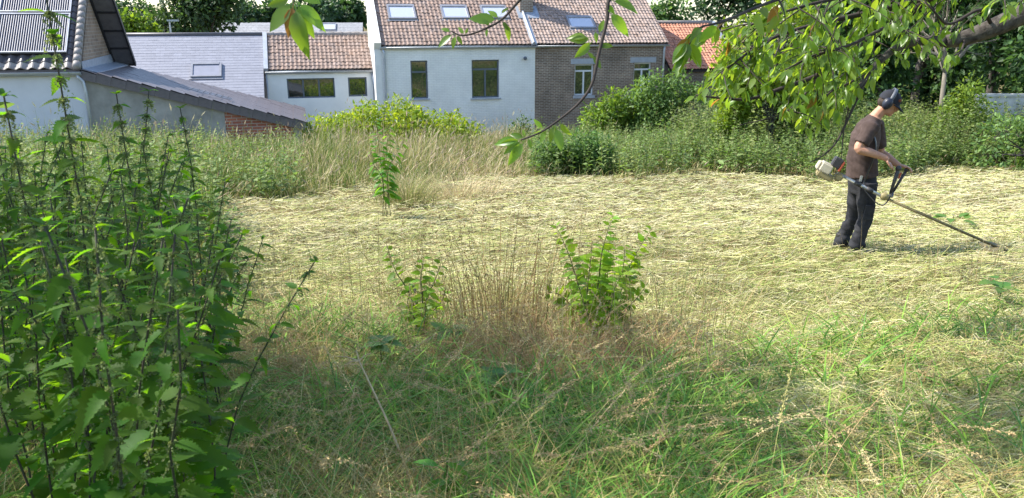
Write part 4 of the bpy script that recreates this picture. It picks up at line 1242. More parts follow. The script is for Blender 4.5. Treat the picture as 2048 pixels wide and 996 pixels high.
def short_stubble():
    r = np.random.RandomState(203)
    p = field_pts(52000, 16000, r)
    w_ = wild(p[:, 0], p[:, 1]); p = p[~w_]
    px_, py_, f_ = in_frame(p[:, 0], p[:, 1], p[:, 2]); grn = np.exp(-(((px_ - 1900) / 220) ** 2 + ((py_ - 500) / 70) ** 2)) + .8 * np.exp(-(((px_ - 1700) / 300) ** 2 + ((py_ - 680) / 110) ** 2))
    keep = nz(p[:, 0], p[:, 1], 1.5, 6.0) + grn > r.uniform(-.2, 1.1, len(p)); p = p[keep]; n = len(p)
    V, F_, k = blades(p, r.uniform(.05, .17, n), r.uniform(.004, .009, n), r.uniform(0, 6.28, n), r.uniform(.2, 1.1, n), 2, r=r)
    o = ob('grass_stubble', mkmesh('grass_stubble', V, F_, tints(n, k, r, .15, .03, [(.20, .30, .06), (.33, .36, .11), (.5, .45, .2)])), M['grass'], None, 'stuff')
    tag(o, 'short green stubble poking through the cut hay', 'grass')
short_stubble()

# ------------------------------------------------------------------ rough grass in the foreground
def rough_grass():
    r = np.random.RandomState(301); parts = []
    p = np.concatenate([sample_view(48000, (-150, 2150), (520, 1260), r, 12), sample_view(5000, (2150, 2800), (520, 1260), r, 12)])
    fg, px, py = fg_amount(p)
    right = px > 1400
    keep = r.uniform(0, 1, len(p)) < fg * np.where(right, .6, 1.0) * np.where((px > 1500) & (py > 800), .35, 1)
    p = p[keep]; px = px[keep]; py = py[keep]; n = len(p)
    g = nz(p[:, 0], p[:, 1], 1.7, 5.0) + .35 * nz(p[:, 0], p[:, 1], 5, 1.0)
    centre_dry = np.exp(-(((px - 1130) / 150) ** 2 + ((py - 720) / 85) ** 2)) * 1.6 + np.exp(-(((px - 600) / 140) ** 2 + ((py - 800) / 120) ** 2)) * .6
    patch = np.exp(-(((px - 1690) / 190) ** 2 + ((py - 690) / 90) ** 2)) * .9 + np.exp(-(((px - 1130) / 200) ** 2 + ((py - 900) / 90) ** 2)) * .9
    green = r.uniform(0, 1, n) < np.clip(.46 + .6 * g - centre_dry + patch, .04, .92)
    h = np.where(green, r.uniform(.18, .5, n), r.uniform(.15, .55, n)) * np.where(px > 1400, .85, 1) * np.where(py < 680, .8, 1.)
    w = np.where(green, r.uniform(.007, .0155, n), r.uniform(.0018, .004, n))
    ang = r.uniform(0, 6.283, n); lean = np.where(green, r.uniform(.5, 1.7, n), r.uniform(.3, 1.6, n))
    V, F_, k = blades(p, h, w, ang, lean, 4, r=r)
    cg = np.array([(.16, .33, .05), (.23, .41, .06), (.12, .28, .06), (.36, .42, .09)])[r.choice(4, n, p=[.35, .3, .2, .15])]
    cdry = np.array([(.58, .43, .17), (.68, .56, .28), (.40, .26, .10), (.50, .35, .15), (.46, .45, .13)])[r.choice(5, n, p=[.3, .22, .18, .15, .15])]
    redd = (centre_dry > .4) & (r.uniform(0, 1, n) < .45)
    cdry[redd] = (.42, .25, .12)
    c = np.where(green[:, None], cg, cdry) * np.clip(r.normal(1, .16, n), .55, 1.4)[:, None]
    parts.append((V, F_, np.repeat(c, k, 0)))
    V, F_, T = merge(parts)
    o = ob('rough_grass', mkmesh('rough_grass', V, F_, T), M['grass'], None, 'stuff')
    tag(o, 'rough green and dry grass in the shaded foreground', 'grass')
rough_grass()

def panicle_geo(base, h, ang, lean, r, nsp=46, spl=.012, open_=.5, w=.0008):
    """one flowering grass stem with a drooping feathery head"""
    t = np.linspace(0, 1, 9)
    dv = np.array([math.cos(ang), math.sin(ang), 0])
    pts = base + dv * (h * lean * t ** 2.2)[:, None]
    pts[:, 2] += h * t * (1 - .42 * min(lean, 1.6) * t)
    side = np.array([-dv[1], dv[0], 0])
    V = np.stack([pts - side * w, pts + side * w], 1).reshape(-1, 3)
    Fq = np.array([(2 * i, 2 * i + 1, 2 * i + 3, 2 * i + 2) for i in range(8)])
    tt = r.uniform(.70, 1.0, nsp)
    c = np.stack([np.interp(tt, t, pts[:, j]) for j in range(3)], 1)
    tang = np.stack([np.interp(tt, t, np.gradient(pts[:, j])) for j in range(3)], 1); tang /= np.linalg.norm(tang, axis=1, keepdims=True)
    off = r.normal(0, 1, (nsp, 3)) * .012 * open_ * (1.15 - tt)[:, None] * 6
    d = tang + r.normal(0, .45, (nsp, 3)); d[:, 2] -= .25
    V2, F2 = scatter_leaves(DIAMOND, c + off, d, r.normal(0, 1, (nsp, 3)), r.uniform(.6, 1.4, nsp) * spl * 1.6, .75)
    return [(V, [Fq]), (V2, F2)]

def seed_grass():
    r = np.random.RandomState(311); parts = []
    p = sample_view(900, (250, 2050), (640, 1120), r, 8)
    fg, px, py = fg_amount(p)
    keep = (fg > .3) & ((px < 1400) | (r.uniform(0, 1, len(p)) < .35)); p = p[keep][:380]
    for q in p:
        h = r.uniform(.35, .7); col = np.array([(.60, .45, .23), (.52, .37, .18), (.64, .51, .27), (.44, .40, .15)])[r.choice(4)] * r.uniform(.8, 1.15)
        for V, F_ in panicle_geo(q, h, r.normal(.2, 1.2), r.uniform(.5, 1.5), r, 110, .0070, r.uniform(.12, .36)):
            parts.append((V, F_, np.tile(col, (len(V), 1))))
    V, F_, T = merge(parts)
    o = ob('flowering_grass', mkmesh('flowering_grass', V, F_, T), M['seedhead'], None, 'stuff')
    tag(o, 'bent flowering grass heads in the shaded foreground', 'grass')
seed_grass()

# thin tall dry grass standing in the middle
def tuft(name, label, px, py, n, hr, spread, seed, cols, leanr=(.02, .3), seeds=.5, w=.0022):
    r = np.random.RandomState(seed)
    b = G(px, py); t_ = thing(name, label, 'grass', b)
    base = np.stack([r.normal(0, spread, n), r.normal(0, spread * .6, n), np.zeros(n)], 1)
    base[:, 2] = gz(base[:, 0] + b.x, base[:, 1] + b.y) - b.z - .02
    h = hr[0] + (hr[1] - hr[0]) * r.uniform(0, 1, n) ** 1.4; ang = np.arctan2(base[:, 1], base[:, 0]) + r.normal(0, .5, n); lean = r.uniform(*leanr, n)
    V, F_, k = blades(base, h, np.full(n, w * 2) * r.uniform(.6, 1.4, n), ang, lean, 5, r=r)
    T = tints(n, k, r, .15, .04, cols)
    st = ob('stems', mkmesh('stems', V, F_, T), M['grass'], t_, 'stuff')
    s_ = np.where(r.uniform(0, 1, n) < seeds)[0]
    if len(s_):
        tipv = base[s_] + np.stack([np.cos(ang[s_]), np.sin(ang[s_]), 0 * ang[s_]], 1) * (h * lean)[s_][:, None]
        tipv[:, 2] += (h * (1 - .42 * lean))[s_]
        q = np.repeat(tipv, 9, 0) + r.normal(0, 1, (len(s_) * 9, 3)) * np.array([.012, .012, .05]) - np.array([0, 0, .05])
        d = r.normal(0, .5, (len(q), 3)) + np.array([0, 0, 1.0])
        V, F_ = scatter_leaves(DIAMOND, q, d, r.normal(0, 1, (len(q), 3)), r.uniform(.012, .028, len(q)), .6)
        ob('seedheads', mkmesh('seedheads', V, F_, tints(len(q), 4, r, .15, .04, cols)), M['seedhead'], t_, 'stuff')
    return t_
DRY = [(.50, .36, .19), (.42, .28, .14), (.56, .46, .26), (.38, .36, .14)]
tuft('dry_grass_tuft', 'tall thin dry grass tuft standing between the two elm sprouts', 1000, 655, 420, (.3, 1.1), .3, 331, [(.36, .24, .11), (.28, .18, .085), (.44, .33, .17), (.28, .27, .1)], (.02, .55), .7, .0022)
tuft('dry_grass_tuft', 'low reddish brown dry grass tuft sagging below the larger elm sprout', 1110, 745, 1000, (.2, .6), .36, 332, [(.45, .27, .14), (.40, .25, .13), (.52, .36, .2)], (.3, 1.3), .4)
tuft('green_grass_tuft', 'leafy green grass tuft left standing beside the sapling', 812, 412, 420, (.35, .85), .2, 333, [(.24, .28, .08), (.36, .36, .14), (.5, .43, .22)], (.2, 1.0), .15, .004)
tuft('pale_grass_tuft', 'pale straw grass tuft bent over behind the sapling', 915, 395, 420, (.35, .75), .45, 334, [(.55, .43, .25), (.60, .50, .30)], (.3, 1.2), .3, .004)
tuft('wispy_grass_tuft', 'thin sparse grass stems left of the smaller elm sprout', 745, 650, 40, (.5, .95), .3, 335, DRY, (.05, .4), .5)
tuft('wispy_grass_tuft', 'thin sparse grass stems right of the larger elm sprout', 1340, 690, 46, (.5, 1.0), .3, 336, DRY + [(.2, .26, .08)], (.05, .5), .5)
tuft('wispy_grass_tuft', 'thin sparse grass stems in the shade of the brush cutter head', 1960, 560, 60, (.3, .75), .4, 337, DRY + [(.2, .26, .08)], (.05, .5), .4)

def standing_stalks():
    r = np.random.RandomState(351)
    p = sample_view(420, (460, 1500), (540, 800), r, 8); n = len(p)
    V, F_, k = blades(p, r.uniform(.35, .95, n), r.uniform(.0022, .004, n), r.uniform(0, 6.28, n), np.abs(r.normal(0, .3, n)), 5, r=r)
    o = ob('standing_stalks', mkmesh('standing_stalks', V, F_, tints(n, k, r, .15, .04, [(.34, .25, .12), (.28, .27, .10), (.42, .33, .18)])), M['grass'], None, 'stuff')
    tag(o, 'thin single dry stalks left standing across the near field', 'grass')
standing_stalks()

# ------------------------------------------------------------------ single leaves as pieces
def leaf_geo(width=.4, n=8, fold=.18, droop=.25, serr=0.0, tipsharp=1.0, base_w=.5, petiole=.1, wave=0.0, heart=0.0):
    V = []; F_ = []
    m_ = n
    for i in range(m_ + 1):
        t = i / m_
        x = petiole + (1 - petiole) * t
        z = -droop * t * t
        wd_ = width * .5 * (math.sin(math.pi * t ** base_w) ** .85) * (1 - .25 * t * tipsharp)
        if i in (0, m_): wd_ = 0.0
        if serr and 0 < i < m_: wd_ *= 1 + (serr if i % 2 else -serr)
        zz = z + fold * wd_ + wave * math.sin(t * 9)
        xb = x - (serr * .12 if i % 2 == 0 else -serr * .06) - (heart * wd_ if t < .3 else 0)
        V += [(x, 0, z), (xb, wd_, zz), (xb, -wd_, zz)]
    for i in range(m_):
        a = 3 * i; b = 3 * (i + 1)
        F_ += [(a, b, b + 1, a + 1), (a, a + 2, b + 2, b)]
    k = len(V); pw_ = .012
    V += [(0, pw_, .01), (petiole, pw_, 0), (petiole, -pw_, 0), (0, -pw_, .01)]
    F_.append((k, k + 3, k + 2, k + 1))
    return np.array(V, float), np.array(F_)
def leaf_meshes(name, mat, variants):
    out = []
    for kw in variants:
        V, F_ = leaf_geo(**kw)
        me = mkmesh(name, V, [F_], smooth=True); me.materials.append(mat); out.append(me)
    return out
def place_leaf(me, parent, pos, d, up, size, name='leaf'):
    d = Vector(d).normalized(); up = Vector(up)
    s = up.cross(d)
    if s.length < 1e-4: s = Vector((1, 0, 0)).cross(d)
    s.normalize(); n_ = d.cross(s)
    o = ob(name, me, None, parent)
    R_ = Matrix((d, s, n_)).transposed().to_4x4()
    o.matrix_local = Matrix.Translation(Vector(pos)) @ R_ @ Matrix.Scale(size, 4)
    return o

NETL = leaf_meshes('nettle_leaf', M['leaf_nettle'], [dict(width=w_, n=18, serr=.17, fold=f_, droop=d_, base_w=.62, petiole=.14, heart=.3) for w_, f_, d_ in ((.42, .22, .2), (.38, .3, .32), (.46, .14, .12), (.40, .35, .42))])
rng = random.Random(77)
# nettle tassels: three shared meshes of small drooping catkins
def tassel_mesh(seed):
    r = np.random.RandomState(seed); pts = []
    for k in range(5):
        a = r.uniform(0, 6.28); L = r.uniform(.35, 1.0)
        for t in np.linspace(.05, 1, 11):
            pts.append((math.cos(a) * .35 * t * L, math.sin(a) * .35 * t * L, .12 * t - .75 * L * t * t))
    pts = np.array(pts) + r.normal(0, .02, (len(pts), 3)); n = len(pts)
    V, F_ = scatter_leaves(DIAMOND, pts, r.normal(0, 1, (n, 3)), r.normal(0, 1, (n, 3)), r.uniform(.07, .15, n), 1.2)
    me = mkmesh('flower_tassel', V, F_); me.materials.append(M['tassel']); return me
TAS = [tassel_mesh(i) for i in range(3)]
def nettle(base, h, label, lean=(0, 0), leaf=.11, nodes=None, seedheavy=False, group=None):
    t_ = thing('nettle', label, 'plant', base, 0, group)
    pts = []; K = 7; bend = rng.gauss(0, .05)
    for i in range(K + 1):
        t = i / K
        pts.append(Vector((lean[0] * t * t + bend * math.sin(3.0 * t) + rng.gauss(0, .008), lean[1] * t * t + rng.gauss(0, .008), h * t - .03 * (i == 0))))
    MB().tube(pts, [.0026 * (1 - .6 * i / K) + .0010 for i in range(K + 1)], 6).build('stem', M['stem_dark'], t_, smooth=True)
    nn = nodes or int(h / .068)
    a0 = rng.uniform(0, 3.14)
    for j in range(nn):
        t = .22 + .77 * (j + .5) / nn
        q = t * K; i = min(int(q), K - 1); p = pts[i].lerp(pts[i + 1], q - i)
        a = a0 + (j % 2) * math.pi / 2 + rng.gauss(0, .25)
        sz = leaf * (1.15 - .6 * max(0, t - .5) / .5) * rng.uniform(.75, 1.2)
        if t < .4 and rng.random() < .3: continue
        for sgn in (0, math.pi):
            if rng.random() < .08: continue
            b = a + sgn + rng.gauss(0, .15); el = rng.gauss(-.05, .22)
            d = Vector((math.cos(b) * math.cos(el), math.sin(b) * math.cos(el), math.sin(el)))
            place_leaf(rng.choice(NETL), t_, p, d, Vector((rng.gauss(0, .25), rng.gauss(0, .25), 1)), sz)
        if t > (.55 if not seedheavy else .4):
            for k in range(2 if not seedheavy else 4):
                o = ob('flower_tassel', rng.choice(TAS), None, t_)
                o.location = p; o.scale = [(.06 if not seedheavy else .075) * rng.uniform(.7, 1.3)] * 3; o.rotation_euler = (0, 0, rng.uniform(0, 6.28))
    for k in range(5):
        a = rng.uniform(0, 6.28)
        place_leaf(rng.choice(NETL), t_, pts[-1] - Vector((0, 0, .004)), Vector((math.cos(a), math.sin(a), rng.uniform(.1, .9))), Vector((rng.gauss(0, .3), rng.gauss(0, .3), 1)), leaf * rng.uniform(.28, .5))
    return t_
def nettle_at(px, pytop, Y, label, **kw):
    tp = PY(px, pytop, Y); g = float(gz(tp.x, tp.y))
    return nettle((tp.x, tp.y, g), tp.z - g, label, **kw)
nettle_at(62, -12, 2.0, 'tallest nettle, heavy with drooping seed tassels, rising past the collectors', leaf=.10, seedheavy=True, lean=(.03, 0))
nettle_at(-2, 190, 1.75, 'tall nettle with hanging tassels beside the tallest nettle', leaf=.10, seedheavy=True)
nettle_at(235, 185, 2.6, 'tall tasselled nettle in front of the cement shed wall', leaf=.085, seedheavy=True)
nettle_at(300, 180, 3.0, 'thin tasselled nettle in front of the cement shed wall', leaf=.08, seedheavy=True)
nettle_at(362, 215, 3.2, 'thin tasselled nettle near the red brick of the shed', leaf=.08)
topx = [-90, 60, 150, 250, 320, 380, 430, 480]; topy = [290, 270, 280, 300, 320, 390, 480, 600]
rows = [(1.55, 10, (-60, 320), 190), (1.9, 13, (-60, 350), 150), (2.4, 16, (-60, 400), 90), (3.0, 20, (-70, 420), 40), (3.7, 22, (-70, 430), 10)]
for Y, cnt, xr, drop in rows:
    for i in range(cnt):
        x = xr[0] + (xr[1] - xr[0]) * (i + rng.uniform(.15, .85)) / cnt
        yt = np.interp(x, topx, topy) + drop + rng.uniform(-40, 90) + (60 if (x > 380 and Y < 2) else 0)
        nettle_at(x, yt, Y + rng.uniform(-.25, .25), ('green nettle at the open edge of the bed against the cut hay' if x > 340 else 'green nettle crowded inside the dense nettle bed'), leaf=rng.uniform(.075, .13), lean=(rng.gauss(.10, .13), rng.gauss(0, .08)), group='nettles at the open edge' if x > 340 else 'nettles inside the bed')

# ------------------------------------------------------------------ saplings and seedlings
ELML = leaf_meshes('elm_leaf', M['leaf_elm'], [dict(width=w_, n=8, serr=.05, fold=f_, droop=.15, base_w=.7, petiole=.08) for w_, f_ in ((.62, .2), (.56, .3), (.66, .12))])
CHL = leaf_meshes('cherry_leaf', M['leaf_cherry'], [dict(width=w_, n=9, serr=.03, fold=f_, droop=d_, base_w=.85, petiole=.17) for w_, f_, d_ in ((.40, .25, .12), (.36, .4, .25), (.44, .15, .05), (.38, .5, .35))])
CHO = leaf_meshes('cherry_leaf_old', M['leaf_cherry_old'], [dict(width=.38, n=9, serr=.03, fold=.35, droop=.2, base_w=.85, petiole=.17)])
SEEDL = leaf_meshes('seedling_leaf', M['leaf_seedling'], [dict(width=w_, n=9, serr=.06, fold=.15, droop=.3, base_w=.9, petiole=.08) for w_ in (.42, .48)])
BRL = leaf_meshes('bramble_leaf', M['leaf_bramble'], [dict(width=w_, n=10, serr=.1, fold=.2, droop=.2, base_w=.7, petiole=.1) for w_ in (.66, .74)])

def bez(pts, n=10):
    out = []; pts = [Vector(p) for p in pts]
    P_ = [pts[0]] + pts + [pts[-1]]
    for i in range(1, len(P_) - 2):
        for k in range(n):
            t = k / n
            a, b, c, d = P_[i - 1], P_[i], P_[i + 1], P_[i + 2]
            out.append(.5 * ((2 * b) + (c - a) * t + (2 * a - 5 * b + 4 * c - d) * t * t + (3 * b - a - 3 * c + d) * t ** 3))
    out.append(pts[-1]); return out

def sprout(name, label, cat, base_px, stems, Y, leafset, leaf, mat, step=.035, r0=.007, two_rank=True, start=.3, up=.3, droop=-.1):
    b = PY(*base_px, Y); b.z = float(gz(b.x, b.y))
    t_ = thing(name, label, cat, b)
    for st in stems:
        pts = [Vector((rng.gauss(0, .03), rng.gauss(0, .03), -.02))]
        for (x, y, dy) in st:
            pts.append(PY(x, y, Y + dy) - b)
        pl = bez(pts, 6)
        MB().tube(pl, [r0 * (1 - .75 * i / (len(pl) - 1)) for i in range(len(pl))], 5).build('stem', mat, t_, smooth=True)
        tot = sum((pl[i + 1] - pl[i]).length for i in range(len(pl) - 1))
        s = tot * start; side = 1; acc = 0; i = 0
        while s < tot and i < len(pl) - 1:
            seg = (pl[i + 1] - pl[i]).length
            if acc + seg < s: acc += seg; i += 1; continue
            p = pl[i].lerp(pl[i + 1], (s - acc) / seg); d0 = (pl[i + 1] - pl[i]).normalized()
            lat = d0.cross(Vector((rng.gauss(0, .4), -1, rng.gauss(0, .4)))).normalized()
            d = lat * side + d0 * up + Vector((rng.gauss(0, .25), rng.gauss(0, .35), rng.gauss(droop, .2)))
            tt = s / tot
            place_leaf(rng.choice(leafset), t_, p, d, Vector((rng.gauss(0, .4), rng.gauss(-.3, .4), 1)), leaf * rng.uniform(.75, 1.2) * (1 - .45 * max(0, tt - .6) / .4))
            side = -side if two_rank else rng.choice((-1, 1)); s += step * rng.uniform(.7, 1.3)
    return t_
Yb = 5.05
sprout('elm_sprout', 'large bushy bright green elm sprout at the edge of the mown field', 'shrub', (1190, 690),
       [[(1160, 580, 0), (1138, 510, 0), (1110, 448, .1)], [(1195, 580, 0), (1205, 500, -.05), (1226, 430, 0)], [(1235, 600, 0), (1265, 520, .1), (1305, 455, .1)],
        [(1175, 600, -.1), (1180, 530, -.1), (1185, 480, -.05)], [(1220, 600, -.15), (1245, 540, -.15), (1250, 490, -.1)], [(1150, 620, .1), (1120, 590, .1), (1092, 585, .1)],
        [(1200, 620, .2), (1215, 560, .2), (1205, 490, .2)], [(1240, 630, -.1), (1270, 600, -.1), (1290, 575, -.05)], [(1180, 640, -.25), (1165, 600, -.25), (1150, 545, -.2)],
        [(1215, 640, -.3), (1225, 600, -.3), (1235, 545, -.25)], [(1200, 620, .05), (1212, 540, .05), (1222, 470, .05)], [(1190, 640, 0), (1200, 610, 0), (1180, 560, .1)], [(1225, 630, .1), (1255, 570, .15), (1275, 510, .1)]],
       Yb, ELML, .10, M['stem_green'], step=.019, start=.2)
sprout('elm_sprout', 'smaller open elm sprout growing around a cut stub', 'shrub', (842, 668),
       [[(820, 590, 0), (790, 540, 0), (772, 485, .05)], [(850, 610, 0), (870, 560, 0), (882, 525, 0)], [(845, 600, -.1), (842, 560, -.1), (848, 512, -.05)],
        [(860, 630, .1), (885, 600, .1), (890, 575, .1)], [(830, 640, -.1), (815, 610, -.1), (822, 575, -.1)], [(850, 640, -.2), (850, 610, -.2), (862, 585, -.2)]],
       4.95, ELML, .095, M['stem_green'], step=.024, start=.3)
b = PY(832, 660, 4.9); b.z = float(gz(b.x, b.y))
stub = thing('cut_stub', 'short grey cut branch stub standing beside the smaller elm sprout', 'branch', b)
hh = PY(826, 570, 4.9) - b
MB().tube([(0, 0, -.03), Vector((.01, 0, hh.z * .5)), hh + Vector((.02, 0, -.06)), hh], [.014, .012, .013, .009], 7).build('stub_wood', M['pale_trunk'], stub, smooth=True)
MB().tube([hh + Vector((.012, 0, -.1)), hh + Vector((.06, 0, -.05)), hh + Vector((.09, 0, -.04))], [.009, .007, .004], 6).build('side_twig', M['pale_trunk'], stub, smooth=True)
Ys = 10.2
sprout('cherry_sapling', 'slender upright young cherry sapling with lime green leaves on the field', 'sapling', (772, 442),
       [[(768, 380, 0), (760, 310, 0), (752, 238, 0)], [(776, 380, .05), (772, 320, .05), (778, 250, .05)], [(775, 350, 0), (792, 310, 0), (812, 272, 0)], [(765, 360, -.05), (746, 325, -.05), (736, 275, 0)], [(778, 400, .1), (772, 345, .1), (765, 285, .1)]],
       Ys, SEEDL, .15, M['stem_green'], step=.04, r0=.006, two_rank=False, start=.3, up=.2, droop=-.35)
def rosette(name, label, px, py, Y, n, leafset, size, h=.08, el=.25, spread=0.02):
    b = PY(px, py, Y); b.z = float(gz(b.x, b.y))
    t_ = thing(name, label, 'plant', b)
    MB().tube([(0, 0, -.02), (.005, 0, h)], [.004, .003], 6).build('stem', M['stem_green'], t_)
    for i in range(n):
        a = 6.283 * i / n + rng.gauss(0, .2)
        e = rng.gauss(el, .15)
        place_leaf(rng.choice(leafset), t_, Vector((rng.gauss(0, spread), rng.gauss(0, spread), h * rng.uniform(.8, 1))), Vector((math.cos(a) * math.cos(e), math.sin(a) * math.cos(e), math.sin(e))), Vector((0, 0, 1)), size * rng.uniform(.8, 1.15))
    return t_
rosette('seedling', 'vivid green seedling with broad spread leaves beside the dead stalk', 893, 985, 2.4, 5, SEEDL, .13, .33, .05)
rosette('bramble_shoot', 'bramble shoot with broad green leaves left of the cut stub', 762, 735, 4.0, 7, BRL, .14, .3, .15, .03)
rosette('bramble_shoot', 'blue green bramble shoot in the grass right of the brush cutter', 1995, 615, 5.6, 8, BRL, .15, .22, .15, .05)
rosette('bramble_shoot', 'low bramble shoot below the smaller elm sprout', 905, 690, 4.4, 8, BRL, .12, .26, .2, .04)
rosette('bramble_shoot', 'dull bramble shoot in the deep green grass below the dry tuft', 985, 790, 3.6, 8, BRL, .12, .26, .2, .04)
rosette('bramble_shoot', 'small dark bramble shoot on the hay behind the brush cutter shaft', 1905, 440, 9.6, 6, BRL, .17, .18, .3, .06)
# uprooted dead stalk
b = PY(826, 975, 2.6); b.z = max(b.z, float(gz(b.x, b.y)) + .12)
dk = thing('dead_stalk', 'pale dead stalk with forked top and dry roots lying over the grass', 'stalk', b)
tp = PY(718, 722, 3.05) - b; md = PY(778, 850, 2.8) - b
MB().tube(bez([(0, 0, 0), md, tp], 6), [.0065 - .003 * i / 12 for i in range(13)], 6).build('stem', M['stem_dry'], dk, smooth=True)
for (x, y, yy) in ((668, 712, 3.1), (712, 700, 3.1), (742, 706, 3.1), (690, 730, 3.0)):
    e = PY(x, y, yy) - b
    MB().tube([tp, tp.lerp(e, .5) + Vector((0, 0, .008)), e], [.0035, .0028, .0015], 5).build('fork', M['stem_dry'], dk)
for k in range(8):
    e = Vector((rng.uniform(-.06, .07), rng.uniform(-.04, .05), rng.uniform(-.05, .02)))
    MB().tube([(0, 0, 0), e * .5 + Vector((0, 0, .01)), e], [.004, .0025, .001], 5).build('root', M['stem_dry'], dk)

# ------------------------------------------------------------------ cherry tree over the right-hand side
TB = Vector((5.6, 3.6, 0)); TB.z = float(gz(TB.x, TB.y))
ct = thing('cherry_tree', 'large cherry tree with grey limb and drooping leafy branches over the field', 'tree', TB)
def W(p): return Vector(p) - TB
mb = MB()
fork = Vector((5.15, 3.9, 1.55))
mb.tube([W(TB + Vector((0, 0, -.2))), W(TB + Vector((-.05, 0, .5))), W(Vector((5.4, 3.75, .6))), W(fork)], [.24, .19, .16, .13], 12)
mb.tube([W(fork), W((5.2, 3.6, 2.6)), W((4.6, 3.0, 3.7)), W((3.4, 2.4, 4.4)), W((1.2, 2.0, 4.6)), W((-1.5, 2.2, 4.6))], [.12, .11, .09, .07, .05, .02], 9)
mb.tube([W((4.6, 3.0, 3.7)), W((3.2, 4.2, 4.1)), W((1.8, 4.8, 4.2))], [.06, .04, .02], 7)
mb.tube([W((3.2, 4.2, 4.1)), W((3.0, 5.6, 3.7)), W((2.7, 6.6, 3.1)), W((1.7, 6.8, 2.9))], [.035, .03, .02, .01], 7)  # this limb and the next: added unseen, for foliage that shades the cutter
mb.tube([W((2.7, 6.6, 3.1)), W((2.6, 7.6, 3.0)), W((2.3, 8.5, 2.9))], [.02, .014, .007], 6)
mb.tube([W((3.4, 2.4, 4.4)), W((2.6, 2.4, 3.4)), W(P(1330, -130, 2.5))], [.03, .02, .009], 6)
mb.tube([W((1.2, 2.0, 4.6)), W((.8, 2.1, 3.5)), W(P(1130, -130, 2.5))], [.025, .016, .007], 6)
mb.tube([W((-.6, 2.1, 4.6)), W((-.7, 2.1, 3.2)), W(P(640, -160, 2.05))], [.02, .014, .006], 6)
mb.build('trunk', M['bark'], ct, smooth=True)
LEAVES = []     # (pos, dir, up, size, old)
def twig_leaves(pl, step, size, rngl, start=.15, droop=.55, old=.05, cluster=1):
    tot = sum((pl[i + 1] - pl[i]).length for i in range(len(pl) - 1)); s = tot * start; acc = 0; i = 0
    while i < len(pl) - 1 and s <= tot:
        seg = (pl[i + 1] - pl[i]).length
        if acc + seg < s: acc += seg; i += 1; continue
        p = pl[i].lerp(pl[i + 1], (s - acc) / max(seg, 1e-6)); d0 = (pl[i + 1] - pl[i]).normalized()
        for _ in range(cluster):
            a = rngl.uniform(0, 6.283)
            d = d0 * .45 + Vector((math.cos(a) * .75, math.sin(a) * .75, -droop + rngl.gauss(0, .25)))
            u = Vector((rngl.gauss(0, .6), rngl.gauss(0, .6), 1))
            LEAVES.append((p, d, u, size * rngl.uniform(.7, 1.2), rngl.random() < old))
        s += step * rngl.uniform(.6, 1.4)
    for _ in range(3):
        a = rngl.uniform(0, 6.283)
        LEAVES.append((pl[-1], d0 * .6 + Vector((math.cos(a) * .5, math.sin(a) * .5, -.5)), Vector((rngl.gauss(0, .5), rngl.gauss(0, .5), 1)), size * rngl.uniform(.8, 1.15), rngl.random() < old))
rl = random.Random(99)
BX = [1200, 1380, 1450, 1500, 1560, 1610, 1640, 1680, 1715, 1740, 1765, 1850, 1900, 1960, 2100]
BYv = [120, 212, 222, 212, 245, 275, 300, 255, 220, 185, 158, 135, 150, 60, 30]
def allowed(p, slack=0):
    px, py, f = in_frame(np.array([p[0]]), np.array([p[1]]), np.array([p[2]]))
    return f[0] < .2 or py[0] < np.interp(px[0], BX, BYv) + slack
def branch(pts, r0, r1, mat='twig', leaves=None, side=0, name='branch', sub=(.25, .5), size=.097):
    pl = bez([p if isinstance(p, Vector) else P(*p) for p in pts], 6)
    n_ = len(pl)
    MB().tube([W(p) for p in pl], [r0 + (r1 - r0) * i / (n_ - 1) for i in range(n_)], 7).build(name, M[mat], ct, smooth=True)
    if leaves: twig_leaves(pl, leaves, size, rl)
    if side:
        tm_ = MB()
        for k in range(side):
            i = rl.randrange(int(n_ * .12), n_ - 1)
            d0 = (pl[i + 1] - pl[i]).normalized(); a = rl.uniform(0, 6.283)
            d = (d0 * .7 + Vector((math.cos(a), math.sin(a), rl.uniform(-.75, .35)))).normalized()
            L = rl.uniform(*sub); q = [pl[i]]
            for j in range(5):
                d = (d + Vector((rl.gauss(0, .1), rl.gauss(0, .1), -.12))).normalized(); q.append(q[-1] + d * L / 5)
            if not allowed(q[-1], -15): continue
            tm_.tube([W(p) for p in q], [.0055, .0045, .0038, .003, .0024, .0016], 5, caps=False)
            twig_leaves(q, .042, size, rl, .2)
        tm_.build('twigs', M['twig'], ct, smooth=True, kind='stuff')
    return pl
limb = branch([fork, (2260, -60, 4.75), (2120, 5, 4.9), (2048, 27, 5.0), (1985, 55, 5.05), (1930, 75, 5.1), (1890, 83, 5.1)], .10, .043, 'bark', name='limb')
branch([(1890, 83, 5.1), (1840, 82, 5.15), (1795, 95, 5.15), (1765, 118, 5.1), (1742, 140, 5.0), (1715, 180, 4.95)], .036, .012, 'bark', side=16, name='limb')
branch([(2120, 5, 4.9), (1985, -30, 5.0), (1870, -10, 5.1), (1800, 42, 5.2), (1735, 78, 5.2), (1690, 110, 5.1), (1640, 148, 5.0), (1560, 178, 4.9), (1500, 198, 4.8), (1440, 196, 4.7), (1392, 190, 4.65)], .035, .004, side=36, leaves=.07)
branch([(1870, -10, 5.1), (1760, 20, 5.0), (1660, 42, 4.9), (1560, 70, 4.8), (1490, 110, 4.7), (1440, 150, 4.65)], .022, .004, side=28, leaves=.07)
branch([(1870, -10, 5.1), (1780, -20, 4.8), (1680, -5, 4.6), (1580, 20, 4.5), (1500, 50, 4.5)], .02, .004, side=24, leaves=.07)
branch([(1800, 42, 5.2), (1760, 60, 4.8), (1700, 90, 4.6), (1630, 110, 4.5), (1570, 140, 4.4)], .014, .004, side=19, leaves=.08)
